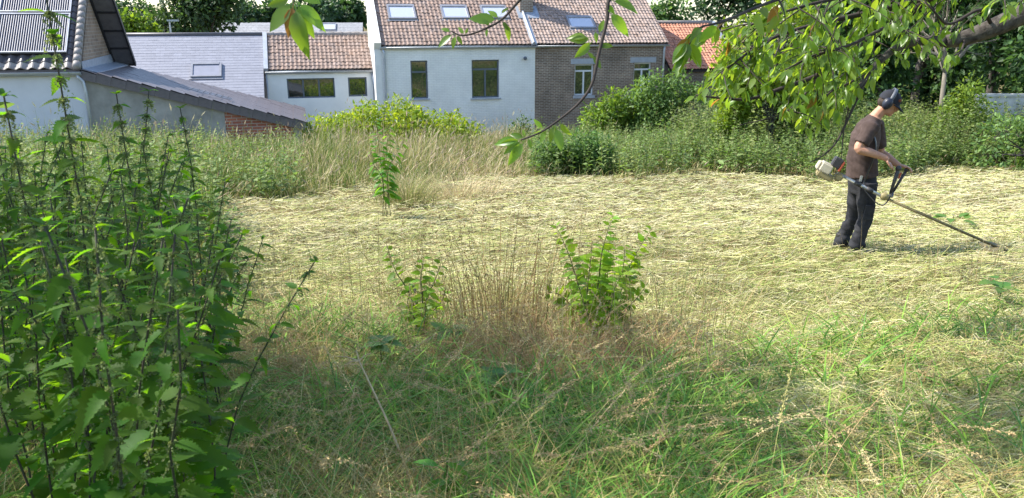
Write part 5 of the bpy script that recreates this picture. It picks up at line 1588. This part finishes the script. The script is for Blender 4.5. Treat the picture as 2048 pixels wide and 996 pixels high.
branch([(1742, 140, 5.0), (1720, 185, 4.95), (1695, 240, 4.9), (1672, 285, 4.9), (1645, 312, 4.9), (1620, 325, 4.9)], .011, .003, side=5, sub=(.15, .28))
branch([(1730, 150, 5.0), (1690, 170, 4.95), (1655, 190, 4.9), (1640, 235, 4.9), (1612, 262, 4.9)], .009, .003, side=7, leaves=.1, sub=(.15, .3))
branch([(1715, 180, 4.95), (1700, 210, 4.95), (1688, 260, 4.95), (1682, 320, 4.95)], .007, .0025, side=4, sub=(.12, .22))
branch([(1640, 148, 5.0), (1600, 200, 4.9), (1560, 230, 4.85), (1480, 250, 4.8)], .009, .003, side=8, leaves=.09, sub=(.15, .3))
branch([(1985, 55, 5.05), (1960, 20, 4.9), (1900, 48, 4.8), (1870, 25, 4.7), (1845, -5, 4.7)], .013, .004, side=4, sub=(.15, .3))
branch([(2120, 5, 4.9), (2060, -20, 4.7), (2000, -5, 4.6), (1950, -15, 4.5)], .014, .004, side=4, sub=(.1, .2))
branch([(1930, 75, 5.1), (1920, 105, 4.9), (1890, 115, 4.8)], .008, .003, side=4, leaves=.06, sub=(.1, .2))
# nearer twigs hanging into view
branch([(1760, -60, 4.6), (1640, -30, 3.7), (1520, 12, 3.3), (1450, 42, 3.1), (1400, 55, 3.0), (1376, 78, 3.0)], .010, .002, leaves=.09, side=4, sub=(.1, .2), size=.105)
branch([P(1330, -130, 2.5), (1250, -50, 2.42), (1218, 0, 2.4), (1214, 40, 2.4), (1197, 110, 2.4), (1184, 168, 2.4), (1158, 206, 2.4), (1120, 238, 2.4), (1082, 264, 2.4), (1042, 280, 2.4)], .0075, .0025)
branch([P(1130, -130, 2.5), (1085, -50, 2.5), (1036, 4, 2.5), (1002, 40, 2.5), (960, 62, 2.5), (925, 71, 2.5), (902, 62, 2.5)], .006, .002)
branch([P(640, -160, 2.05), (610, -80, 2.05), (592, -20, 2.05), (588, 5, 2.05)], .0055, .002)
def hang(x0, y0, x1, y1, dpt, old=False, tw=.3, dd=0.0):
    """one leaf from base pixel to tip pixel"""
    a = P(x0, y0, dpt); b2 = P(x1, y1, dpt + dd); d = b2 - a
    LEAVES.insert(0, (a, d, Vector((rl.gauss(0, tw), -1, rl.gauss(.3, tw))), d.length * 1.05, old))
for l in [(588, 0, 540, 60, 2.05), (588, 4, 574, 70, 2.05, True), (590, 4, 604, 106, 2.03), (592, 2, 622, 68, 2.06), (592, 0, 646, 55, 2.05), (586, -5, 536, 12, 2.05), (590, -30, 552, -5, 2.05), (595, -10, 640, 5, 2.07),
          (1214, 5, 1228, 28, 2.4), (1216, 20, 1256, 68, 2.38), (1218, 0, 1278, 14, 2.4), (1197, 70, 1208, 38, 2.4), (1186, 78, 1140, 80, 2.4), (1186, 82, 1152, 114, 2.38), (1180, 80, 1168, 106, 2.42),
          (1196, 90, 1226, 92, 2.4), (1184, 108, 1202, 136, 2.4), (1190, 60, 1194, 84, 2.4, True), (1192, 96, 1212, 90, 2.4), (1180, 76, 1136, 70, 2.4), (1184, 84, 1160, 100, 2.42), (1190, 120, 1176, 104, 2.41),
          (1090, 258, 1066, 240, 2.4), (1088, 262, 1070, 268, 2.4), (1108, 248, 1100, 284, 2.4), (1118, 242, 1138, 272, 2.4), (1110, 250, 1124, 300, 2.4), (1104, 250, 1112, 262, 2.4, True), (1050, 278, 1018, 328, 2.4), (1044, 279, 1000, 290, 2.4),
          (1042, 280, 990, 284, 2.4), (1046, 279, 1008, 306, 2.41), (1056, 274, 1062, 296, 2.4), (1094, 257, 1080, 284, 2.41), (1052, 276, 1020, 268, 2.4), (1042, 280, 1026, 300, 2.42), (1050, 276, 1045, 258, 2.4),
          (1000, 38, 976, 20, 2.5), (1000, 40, 940, 36, 2.5), (982, 52, 964, 38, 2.5), (1004, 40, 1016, 60, 2.5), (1010, 44, 1020, 78, 2.52), (1000, 30, 1016, 14, 2.5), (930, 70, 916, 54, 2.5), (930, 70, 936, 56, 2.5),
          (908, 66, 876, 92, 2.5), (912, 68, 904, 96, 2.5, True), (912, 68, 924, 88, 2.5), (904, 64, 882, 56, 2.5), (975, 55, 972, 72, 2.5)]:
    hang(*l)
# overhead crown outside the picture: blobs and gaps shaped to shade foreground and cutter
ro = np.random.RandomState(404)
ob_ = [((1.2, 2.2, 4.6), (1.6, 1.3, .55)), ((-1.2, 2.4, 4.6), (1.5, 1.2, .5)), ((3.4, 2.6, 4.5), (1.5, 1.3, .6)), ((2.0, 4.6, 4.3), (1.3, .8, .45)), ((5.0, 4.6, 4.2), (1.5, 1.6, .9)), ((5.5, 2.5, 4.6), (1.6, 1.6, .9)), ((-2.6, 3.6, 4.5), (1.3, 1.2, .5)), ((-1.4, 3.6, 4.4), (1.3, 1.0, .5)), ((-.2, 3.3, 4.5), (1.0, .8, .4)), ((1.2, 8.6, 2.8), (.8, .5, .3)), ((2.2, 7.6, 2.9), (1.0, .6, .35)), ((-1.1, 3.9, 4.1), (1.1, .6, .35)), ((1.9, 8.4, 2.9), (.9, .5, .3)), ((3.0, 8.3, 3.0), (.9, .55, .35)), ((1.7, 6.7, 2.95), (.9, .6, .3)), ((3.0, 6.6, 3.1), (.9, .7, .35))]
pO, vO = crown_points(ob_, 9500, ro, .95)
gsel = (np.sin(pO[:, 0] * 3.1) + np.sin(pO[:, 1] * 3.7 + 1) + np.sin(pO[:, 0] * 1.3 + pO[:, 1] * 1.9)) > np.where((pO[:, 0] < .5) & (pO[:, 2] > 3.5), np.where((pO[:, 1] > 3.2) & (np.abs(pO[:, 0] + 1.3) < .95), -.9, .55), -.2)
pO = pO[gsel]
def cherry_leaves():
    LEAVES[:] = [l for l in LEAVES if allowed(l[0] + l[1].normalized() * l[3]) or in_frame(np.array([l[0][0]]), np.array([l[0][1]]), np.array([l[0][2]]))[2][0] < 2.8]
    pos = np.array([l[0][:] for l in LEAVES]); px, py, f = in_frame(pos[:, 0], pos[:, 1], pos[:, 2])
    vis = (px > -20) & (px < 2070) & (py > -25) & (py < 700)
    score = np.array([l[3] for l in LEAVES]) / np.maximum(f, .3) * vis
    order = np.argsort(-score)
    big = set(order[:300].tolist())
    rest = []
    for i, (p, d, u, s, old) in enumerate(LEAVES):
        if i in big and vis[i]:
            o = place_leaf(CHO[0] if old else rl.choice(CHL), ct, W(p), d, u, s)
        else: rest.append(i)
    tm_ = leaf_geo(width=.4, n=5, fold=.3, droop=.18, base_w=.85, petiole=.17)
    tmpl = (tm_[0], [tm_[1]])
    A = np.array([tuple(W(LEAVES[i][0])) for i in rest]); D = np.array([tuple(LEAVES[i][1]) for i in rest]); U = np.array([tuple(LEAVES[i][2]) for i in rest]); S = np.array([LEAVES[i][3] for i in rest])
    V, F_ = scatter_leaves(tmpl, A, D, U, S)
    T = tints(len(rest), len(tm_[0]), ro, .16, .05)
    n2 = len(pO); D2 = ro.normal(0, .6, (n2, 3)); D2[:, 2] -= .5; U2 = ro.normal(0, .5, (n2, 3)); U2[:, 2] += 1
    V2, F2 = scatter_leaves(LEAF6, pO - np.array(TB), D2, U2, ro.uniform(.1, .15, n2))
    Vm, Fm, Tm = merge([(V, F_, T), (V2, F2, tints(n2, 7, ro, .16, .05))])
    ob('foliage', mkmesh('foliage', Vm, Fm, Tm, smooth=True), M['leaf_cherry_mass'], ct, 'stuff')
cherry_leaves()
# broadleaf tree left of the view that shades the nettles
hz = (-5.6, 2.6)
tree('hazel_tree', 'spreading hazel tree out of view, low growth added to shade the nettle bed', hz, 6.0, [((1.75, .0, 1.5), (.75, 2.2, 1.3)), ((1.6, 1.6, 1.6), (.8, 1.2, 1.2)), ((.6, .2, 4.2), (1.7, 1.7, 1.0)), ((-.8, -.8, 4.6), (1.6, 1.5, 1.1)), ((.9, 1.8, 4.4), (1.3, 1.1, .8)), ((.9, -1.4, 4.3), (1.4, 1.2, .9)), ((1.9, 1.5, 4.5), (1.3, 1.5, .7))], 12500, .15, M['leaf_mid'], 91, tr=.11, tmpl=LEAF6, gaps=.9)  # low blobs added out of view to block skylight from the left
# ------------------------------------------------------------------ the worker and his brush cutter
pb = G(1697, 504)
PF = Frame((pb.x, pb.y, pb.z), rad(-16))
def J(px, py, y):
    x, z = PF.fac(px, py, y)
    return Vector((x, y, z))
def remesh(mb, name, voxel, smooth=4, mat=None, parent=None, wrinkle=None):
    me = mb.mesh(name + '_tmp'); o = bpy.data.objects.new('tmp', me); COL.objects.link(o)
    m_ = o.modifiers.new('r', 'REMESH'); m_.mode = 'VOXEL'; m_.voxel_size = voxel
    if smooth:
        s_ = o.modifiers.new('s', 'SMOOTH'); s_.iterations = smooth; s_.factor = .5
    dg = bpy.context.evaluated_depsgraph_get()
    me2 = bpy.data.meshes.new_from_object(o.evaluated_get(dg))
    bpy.data.objects.remove(o); bpy.data.meshes.remove(me)
    n = len(me2.vertices); co = np.empty(n * 3, np.float32); me2.vertices.foreach_get('co', co); co = co.reshape(-1, 3)
    if wrinkle is not None:
        no = np.empty(n * 3, np.float32); me2.vertices.foreach_get('normal', no); no = no.reshape(-1, 3)
        co = co + no * wrinkle(co)[:, None].astype(np.float32)
        me2.vertices.foreach_set('co', co.ravel())
    me2.polygons.foreach_set('use_smooth', np.ones(len(me2.polygons), dtype=bool)); me2.update(); me2.name = name
    return ob(name, me2, mat, parent)
M['skin'] = simple('skin', (0.50, 0.27, 0.18), (0.42, 0.21, 0.135), .6, 14, .05)
M['shirt'] = simple('faded_brown_cotton', (0.088, 0.062, 0.055), (0.062, 0.043, 0.038), .9, 11, .15, spec=.15)
M['trousers'] = simple('charcoal_work_trousers', (0.042, 0.042, 0.047), (0.020, 0.020, 0.024), .85, 9, .2, spec=.2)
M['dust'] = simple('hay_dust', (0.45, 0.40, 0.25), None, .9, 20)
M['boots'] = simple('black_boots', (0.02, 0.018, 0.017), (0.035, 0.03, 0.025), .6, 12, .2)
M['cap'] = simple('navy_cap', (0.018, 0.020, 0.030), (0.012, 0.013, 0.018), .85, 18)
M['muff'] = simple('black_plastic', (0.016, 0.018, 0.026), (0.012, 0.013, 0.018), .4, 8)
M['muff_cup'] = simple('dark_blue_ear_cup', (0.018, 0.022, 0.04), None, .38, 8)
M['band'] = simple('grey_head_band', (0.12, 0.13, 0.16), None, .5, 8)
M['logo_red'] = simple('dull_red_print', (0.16, 0.045, 0.03), None, .8, 20)
M['cream'] = simple('cream_engine_plastic', (0.60, 0.53, 0.40), (0.48, 0.42, 0.30), .5, 12)
M['dirty_cream'] = simple('dirty_tank_plastic', (0.33, 0.27, 0.13), (0.22, 0.18, 0.08), .5, 9)
M['dark_plastic'] = simple('dark_grey_plastic', (0.035, 0.033, 0.036), (0.05, 0.048, 0.05), .5, 9)
M['orange'] = simple('orange_red_plastic', (0.42, 0.09, 0.04), (0.3, 0.06, 0.03), .5, 9)
M['alu'] = simple('scuffed_aluminium', (0.55, 0.55, 0.54), (0.40, 0.40, 0.38), .4, 16, 0, .5)
M['dirty_shaft'] = simple('grass_stained_shaft', (0.17, 0.14, 0.06), (0.10, 0.085, 0.04), .6, 12)

man = thing('person', 'person in brown T-shirt, black trousers, cap and ear defenders working a brush cutter', 'person', pb, PF.th)
rH, rK, rA = J(1733, 372, -.10), J(1731, 432, -.11), J(1712, 492, -.12)
lH, lK, lA = J(1716, 372, .10), J(1708, 432, .13), J(1680, 488, .15)
rS, rE, rW = J(1742, 256, -.185), J(1717, 297, -.27), J(1768, 315, -.24)
rF = J(1787, 334, -.21)
lS, lE, lW, lF = J(1752, 252, .18), J(1762, 305, .25), J(1796, 330, .14), J(1814, 334, .11)
nk, hd = J(1752, 232, 0), J(1777, 205, 0)
# --- body (skin), one continuous surface
mb = MB()
chest = J(1730, 270, 0); belly = J(1724, 330, 0); pel = J(1724, 368, 0)
mb.tube([pel, belly, chest, J(1745, 245, 0), nk], [(.13, .10), (.13, .10), (.15, .10), (.13, .075), (.06, .06)], 14)
def limb_(pts, rs, n=10): mb.tube(bez(pts, 4), np.interp(np.linspace(0, 1, 4 * (len(pts) - 1) + 1), np.linspace(0, 1, len(rs)), rs), n)
limb_([chest.lerp(rS, .6), rS, rS.lerp(rE, .5), rE, rE.lerp(rW, .35), rW, rW.lerp(rF, .25)], [.06, .062, .052, .045, .047, .031, .032])
limb_([chest.lerp(lS, .6), lS, lS.lerp(lE, .5), lE, lE.lerp(lW, .35), lW, lW.lerp(lF, .25)], [.06, .062, .052, .045, .047, .031, .032])
for a_, k_, n_ in ((rH, rK, rA), (lH, lK, lA)):
    limb_([pel.lerp(a_, .5), a_, a_.lerp(k_, .5), k_, k_.lerp(n_, .4), n_], [.08, .085, .075, .055, .055, .036])
tilt = Matrix.Rotation(rad(26), 3, 'Y')
hx = lambda a, b, c: hd + tilt @ Vector((a, b, c))
mb.tube([nk - Vector((.03, 0, .04)), nk.lerp(hd, .45), hd - Vector((.01, 0, .02))], [.062, .054, .055], 12)
mb.ell(hx(0, 0, .015), (.098, .076, .105), 18, 14, tilt)
mb.ell(hx(.04, 0, -.055), (.058, .056, .062), 14, 10, tilt)
mb.ell(hx(.075, 0, -.095), (.026, .030, .022), 10, 8, tilt)       # chin
mb.ell(hx(.108, 0, -.022), (.018, .013, .026), 10, 8, tilt)      # nose
mb.ell(hx(.085, 0, .012), (.022, .055, .013), 10, 8, tilt)       # brow
mb.ell(hx(.094, 0, -.060), (.012, .022, .006), 10, 6, tilt); mb.ell(hx(.091, 0, -.071), (.012, .020, .006), 10, 6, tilt)   # lips
for s in (-1, 1): mb.ell(hx(-.005, s * .076, -.02), (.022, .010, .032), 10, 8, tilt)
# hands: palm, four fingers and thumb closing on a grip
def hand(wr, fi, curl_dir, side, thumb_dir):
    ax = (fi - wr).normalized(); nrm = Vector(curl_dir).normalized(); lat = ax.cross(nrm).normalized()
    c = wr + ax * .055
    R_ = Matrix((ax, lat, nrm)).transposed()
    mb.ell(c, (.052, .042, .020), 12, 8, R_)
    for k, ln in enumerate((.064, .072, .068, .054)):
        b0 = c + ax * .038 + lat * ((k - 1.5) * .0205)
        p1 = b0 + ax * ln * .40 + nrm * ln * .12; p2 = p1 + ax * ln * .12 + nrm * ln * .42; p3 = p2 - ax * ln * .20 + nrm * ln * .25
        mb.tube([b0, p1, p2, p3], [.0098, .0092, .0086, .0072], 7)
    t0 = c - ax * .02 + lat * side * .036; t1 = t0 + ax * .03 + lat * side * .018 + nrm * .018; t2 = t1 + ax * .022 + nrm * .022 - lat * side * .008
    mb.tube([t0, t1, t2], [.013, .011, .009], 7)
hand(rW, rF, (.35, .25, -.9), -1, None)
hand(lW, lF, (.25, -.2, -.9), 1, None)
remesh(mb, 'body', .0065, 3, M['skin'], man)
# --- T-shirt
mb = MB()
hem = J(1724, 352, 0)
mb.tube([hem, J(1724, 335, 0), J(1725, 305, 0), J(1731, 275, 0), J(1737, 256, 0), J(1745, 243, 0), J(1751, 234, 0)],
        [(.180, .158), (.178, .152), (.180, .146), (.192, .142), (.190, .122), (.135, .088), (.080, .068)], 20)
for s_, e_ in ((rS, rE), (lS, lE)):
    mb.tube([chest.lerp(s_, .75) + Vector((0, 0, .03)), s_ + Vector((0, 0, .005)), s_.lerp(e_, .40), s_.lerp(e_, .78)], [.085, .083, .078, .076], 12)
from mathutils import noise as mnoise
def nzv(c, s, o=0.0): return np.array([mnoise.noise(Vector((p[0] * s[0] + o, p[1] * s[1] + o, p[2] * s[2]))) for p in c])
def wr_shirt(c):
    d = c[:, 2] + .5 * c[:, 0]
    cc = np.stack([c[:, 0], c[:, 1], d], 1)
    return .010 * nzv(cc, (5, 5, 13)) + .006 * nzv(cc, (11, 11, 26), 3.0)
remesh(mb, 'shirt', .011, 3, M['shirt'], man, wr_shirt)
# --- trousers
mb = MB()
mb.tube([hem + Vector((0, 0, .03)), J(1724, 365, 0), J(1724, 384, 0)], [(.168, .142), (.175, .142), (.165, .125)], 18)
for a_, k_, n_ in ((rH, rK, rA), (lH, lK, lA)):
    pts = [a_ + Vector((0, 0, .04)), a_.lerp(k_, .45), k_, k_.lerp(n_, .5), n_ + Vector((.01, 0, .035)), n_ + Vector((.005, 0, -.01))]
    mb.tube(bez(pts, 3), np.interp(np.linspace(0, 1, 16), np.linspace(0, 1, 6), [.104, .095, .078, .070, .074, .074]), 14)
def wr_tr(c):
    low = np.clip(1.1 - c[:, 2] * 1.3, .25, 1)
    cc = np.stack([c[:, 0], c[:, 1], c[:, 2] + .6 * c[:, 0]], 1)
    return low * (.022 * nzv(cc, (7, 7, 13), 1.0) + .012 * nzv(cc, (16, 16, 28), 5.0))
remesh(mb, 'trousers', .011, 3, M['trousers'], man, wr_tr)
# knee and thigh pockets
for y_, px_, py_ in ((-.205, 1738, 425),):
    p = J(px_, py_, y_)
    q = MB(); q.obox(p, (.045, .004, .0), (0, .014, 0), (.008, 0, .075)); q.build('thigh_pocket', M['trousers'], man)
b_ = MB(); p = J(1722, 357, -.172); b_.obox(p, (.012, 0, 0), (0, .008, 0), (.003, 0, .03)); b_.build('belt_clip', M['alu'], man)
# --- boots
for a_, ty in ((rA, -.02), (lA, .03)):
    mb = MB(); g_ = 0.0
    f0 = Vector((a_.x - .03, a_.y, g_ + .035))
    mb.tube([Vector((a_.x, a_.y, .17)), Vector((a_.x, a_.y, .10)), Vector((a_.x + .01, a_.y, .055))], [.055, .056, .055], 12)
    mb.tube([f0 + Vector((-.05, 0, 0)), f0, f0 + Vector((.10, ty * .5, .005)), f0 + Vector((.20, ty, -.005)), f0 + Vector((.235, ty, -.012))], [(.025, .03), (.045, .042), (.046, .042), (.044, .032), (.02, .018)], 12)
    mb.box((a_.x - .08, a_.y - .042, .0), (a_.x + .19, a_.y + .042 + ty * .4, .025))
    remesh(mb, 'boot', .009, 3, M['boots'], man)
# --- cap and ear defenders
mb = MB()
rot = tilt
nu, nv = 20, 8
vs = []
for j in range(nv + 1):
    ph = (math.pi / 2) * j / nv
    for i in range(nu):
        th = 2 * math.pi * i / nu
        vs.append(hx(-.002 + .112 * math.sin(ph) * math.cos(th), .091 * math.sin(ph) * math.sin(th), .012 + .118 * math.cos(ph) ** .85 if ph < 1.57 else .012))
mb.quadsv(vs, [(j * nu + i, (j + 1) * nu + i, (j + 1) * nu + (i + 1) % nu, j * nu + (i + 1) % nu) for j in range(nv) for i in range(nu)])
capo = mb.build('cap', M['cap'], man, smooth=True)
mb = MB(); top_ = []; bot_ = []
for i in range(9):
    a = -1.15 + 2.3 * i / 8
    for rr in (.095, .185):
        xx = rr * math.cos(a) * (1.0 if rr < .1 else 1.02); yy = (.088 if rr < .1 else .078) * math.sin(a) * 1.05
        if rr > .1: xx = .10 + .088 * math.cos(a * 1.25)
        zz = .030 - (.055 * max(0, xx - .09) / .1) - .03 * (yy / .09) ** 2
        top_.append(hx(xx, yy, zz))
off = tilt @ Vector((0, 0, -.006))
vs = top_ + [v + off for v in top_]
fs = []
for i in range(8):
    a, b2, c, d = 2 * i, 2 * i + 1, 2 * i + 3, 2 * i + 2
    fs += [(a, b2, c, d), (18 + d, 18 + c, 18 + b2, 18 + a), (b2, 18 + b2, 18 + c, c)]
mb.quadsv(vs, fs); mb.build('brim', M['cap'], capo, smooth=True)
p = hx(.072, -.067, .065); q = MB(); q.ell(p, (.022, .006, .016), 10, 6, tilt @ Matrix.Rotation(rad(35), 3, 'Z')); q.build('cap_print', M['logo_red'], capo)
M['hair'] = simple('short_dark_hair', (0.05, 0.032, 0.022), (0.03, 0.02, 0.014), .8, 30)
mb = MB(); mb.ell(hx(-.028, 0, -.015), (.076, .079, .062), 16, 10, tilt); mb.build('hair', M['hair'], man, smooth=True)
ed = thing('ear_defenders', 'dark blue ear defenders worn over the cap', 'ear defenders', pb, PF.th)
for s in (-1, 1):
    mb = MB(); mb.ell(hx(-.018, s * .098, -.012), (.046, .034, .060), 16, 12, tilt)
    e = mb.build('ear_cup', M['muff_cup'], ed, smooth=True)
    mb = MB(); mb.ell(hx(-.018, s * .083, -.012), (.050, .018, .064), 16, 10, tilt); mb.build('cushion', M['muff'], e, smooth=True)
mb = MB(); arc = []
for i in range(17):
    a = math.pi * i / 16
    arc.append(hx(-.012, -.104 * math.cos(a), .028 + .118 * math.sin(a)))
for i in range(16):
    a, b2 = arc[i], arc[i + 1]
    t1 = tilt @ Vector((.018, 0, 0))
    nrm_ = ((a + b2) / 2 - hx(-.012, 0, .02)).normalized() * .005
    mb.quadsv([a - t1, a + t1, b2 + t1, b2 - t1, a - t1 + nrm_, a + t1 + nrm_, b2 + t1 + nrm_, b2 - t1 + nrm_], [(0, 1, 2, 3), (4, 7, 6, 5), (0, 3, 7, 4), (1, 5, 6, 2)])
mb.build('head_band', M['band'], ed, smooth=True)

# --- brush cutter
bc = thing('brush_cutter', 'worn petrol brush cutter with cream engine and long shaft held at the hip', 'brush cutter', pb, PF.th)
YS_ = -.27
A_ = J(1686, 352, YS_); B_ = J(1772, 397, YS_); C_ = PF.R @ (G(1996, 513) - pb) + Vector((0, 0, .09))
dS = (B_ - A_).normalized()
MB().tube([A_ - dS * .03, B_], .0165, 10).build('upper_shaft', M['alu'], bc, smooth=True)
MB().tube([B_ - dS * .02, C_], .0145, 10).build('lower_shaft', M['dirty_shaft'], bc, smooth=True)
for t in (.34, .62):
    c = A_.lerp(B_, t); MB().tube([c - dS * .035, c + dS * .035], .024, 10).build('shaft_sleeve', M['dark_plastic'], bc, smooth=True)
c = A_.lerp(B_, .96); mb = MB(); mb.ell(c + Vector((0, 0, .012)), (.045, .03, .04), 12, 8); mb.build('handle_clamp', M['dirty_cream'], bc, smooth=True)
# engine
upn = dS.cross(Vector((0, 1, 0))).normalized()
if upn.z < 0: upn = -upn
E0 = J(1655, 341, YS_); sv = Vector((0, 1, 0))
def block(name, c, hx_, hy, hz_, mat, bev=.02, parent=bc):
    me = bmesh.new()
    bmesh.ops.create_cube(me, size=1.0)
    for v in me.verts:
        v.co = Vector(c) + dS * (v.co.x * 2 * hx_) + sv * (v.co.y * 2 * hy) + upn * (v.co.z * 2 * hz_)
    bmesh.ops.bevel(me, geom=list(me.edges), offset=bev, segments=3, affect='EDGES')
    m2 = bpy.data.meshes.new(name); me.to_mesh(m2); me.free()
    return ob(name, m2, mat, parent)
eng = block('engine_housing', E0 + dS * -.035 + upn * .018, .06, .072, .05, M['cream'], .012)
block('starter_cover', E0 - dS * .108 + upn * .012, .013, .06, .042, M['cream'], .008)
block('fuel_tank', E0 + dS * .0 - upn * .055, .085, .065, .032, M['dirty_cream'], .012)
block('air_filter', E0 + dS * .035 + upn * .115, .045, .055, .05, M['dark_plastic'], .009)
block('top_cover', E0 + dS * .088 + upn * .10, .012, .058, .055, M['orange'], .006)
block('clutch_housing', E0 + dS * .125 - upn * .005, .04, .05, .042, M['dirty_cream'], .018)
MB().tube([E0 + dS * .15, A_ - dS * .02], [.036, .022], 12).build('shaft_coupling', M['alu'], bc, smooth=True)
# handlebar with two grips
g1a, g1b = J(1781, 386, -.22), J(1797, 337, -.19)
g2a, g2b = J(1786, 384, .02), J(1813, 340, .10)
MB().tube(bez([B_ + Vector((0, .02, .02)), J(1779, 394, -.2), g1a, g1a.lerp(g1b, .2)], 5), .011, 8).build('handlebar', M['dark_plastic'], bc, smooth=True)
MB().tube(bez([B_ + Vector((0, .02, .02)), J(1784, 393, -.1), g2a, g2a.lerp(g2b, .3)], 5), .011, 8).build('handlebar', M['dark_plastic'], bc, smooth=True)
g = MB(); g.tube([g1a, g1a.lerp(g1b, .55), g1b], [.014, .018, .018], 10).ell(g1b, (.030, .026, .030), 12, 8)
g = g.build('grip', M['dark_plastic'], bc, smooth=True)
MB().obox(g1a.lerp(g1b, .72) + Vector((.032, 0, 0)), (.008, 0, .002), (0, .012, 0), (.006, 0, .03)).build('throttle_trigger', M['orange'], g)
MB().tube([g2a, g2b], [.013, .016], 10).ell(g2b, (.024, .022, .024), 10, 8).build('grip', M['dark_plastic'], bc, smooth=True)
MB().tube(bez([A_.lerp(B_, .45) + Vector((0, -.02, -.01)), J(1748, 402, -.29), J(1766, 410, -.29), J(1778, 398, -.27), g1a], 6), .0065, 6).build('throttle_cable', M['dark_plastic'], bc, smooth=True)
# cutting head and guard
gh = MB(); gh.tube([C_, C_ + Vector((.05, 0, -.02)), C_ + Vector((.06, 0, -.05))], [.024, .03, .022], 10); gh.build('gear_head', M['dirty_shaft'], bc, smooth=True)
gd = MB()
gd.prism([C_ + Vector((-.16 + .0, -.16, .0)), C_ + Vector((-.02, -.2, .0)), C_ + Vector((.03, 0, .012)), C_ + Vector((-.02, .2, .0)), C_ + Vector((-.16, .16, .0))], (0, 0, .012)); gd.build('guard', M['dirty_shaft'], bc)
MB().tube([C_ + Vector((.06, 0, -.05)), C_ + Vector((.06, 0, -.07))], [.05, .045], 14).build('cutting_head', M['dark_plastic'], bc, smooth=True)
for k in range(2):
    a = k * math.pi + .5
    MB().tube([C_ + Vector((.06, 0, -.06)), C_ + Vector((.06 + .17 * math.cos(a), .17 * math.sin(a), -.05))], .0016, 5).build('cutting_line', M['orange'], bc)
# harness strap from the shoulder to the shaft
st = MB(); pts = [J(1738, 250, -.12), J(1748, 270, -.165), J(1752, 300, -.19), J(1738, 340, -.205), J(1728, 366, -.235), A_.lerp(B_, .55) + Vector((0, 0, .02))]
st.tube(bez(pts, 4), [(.016, .003)] * 21, 8); st.build('harness_strap', M['muff'], bc, smooth=True)
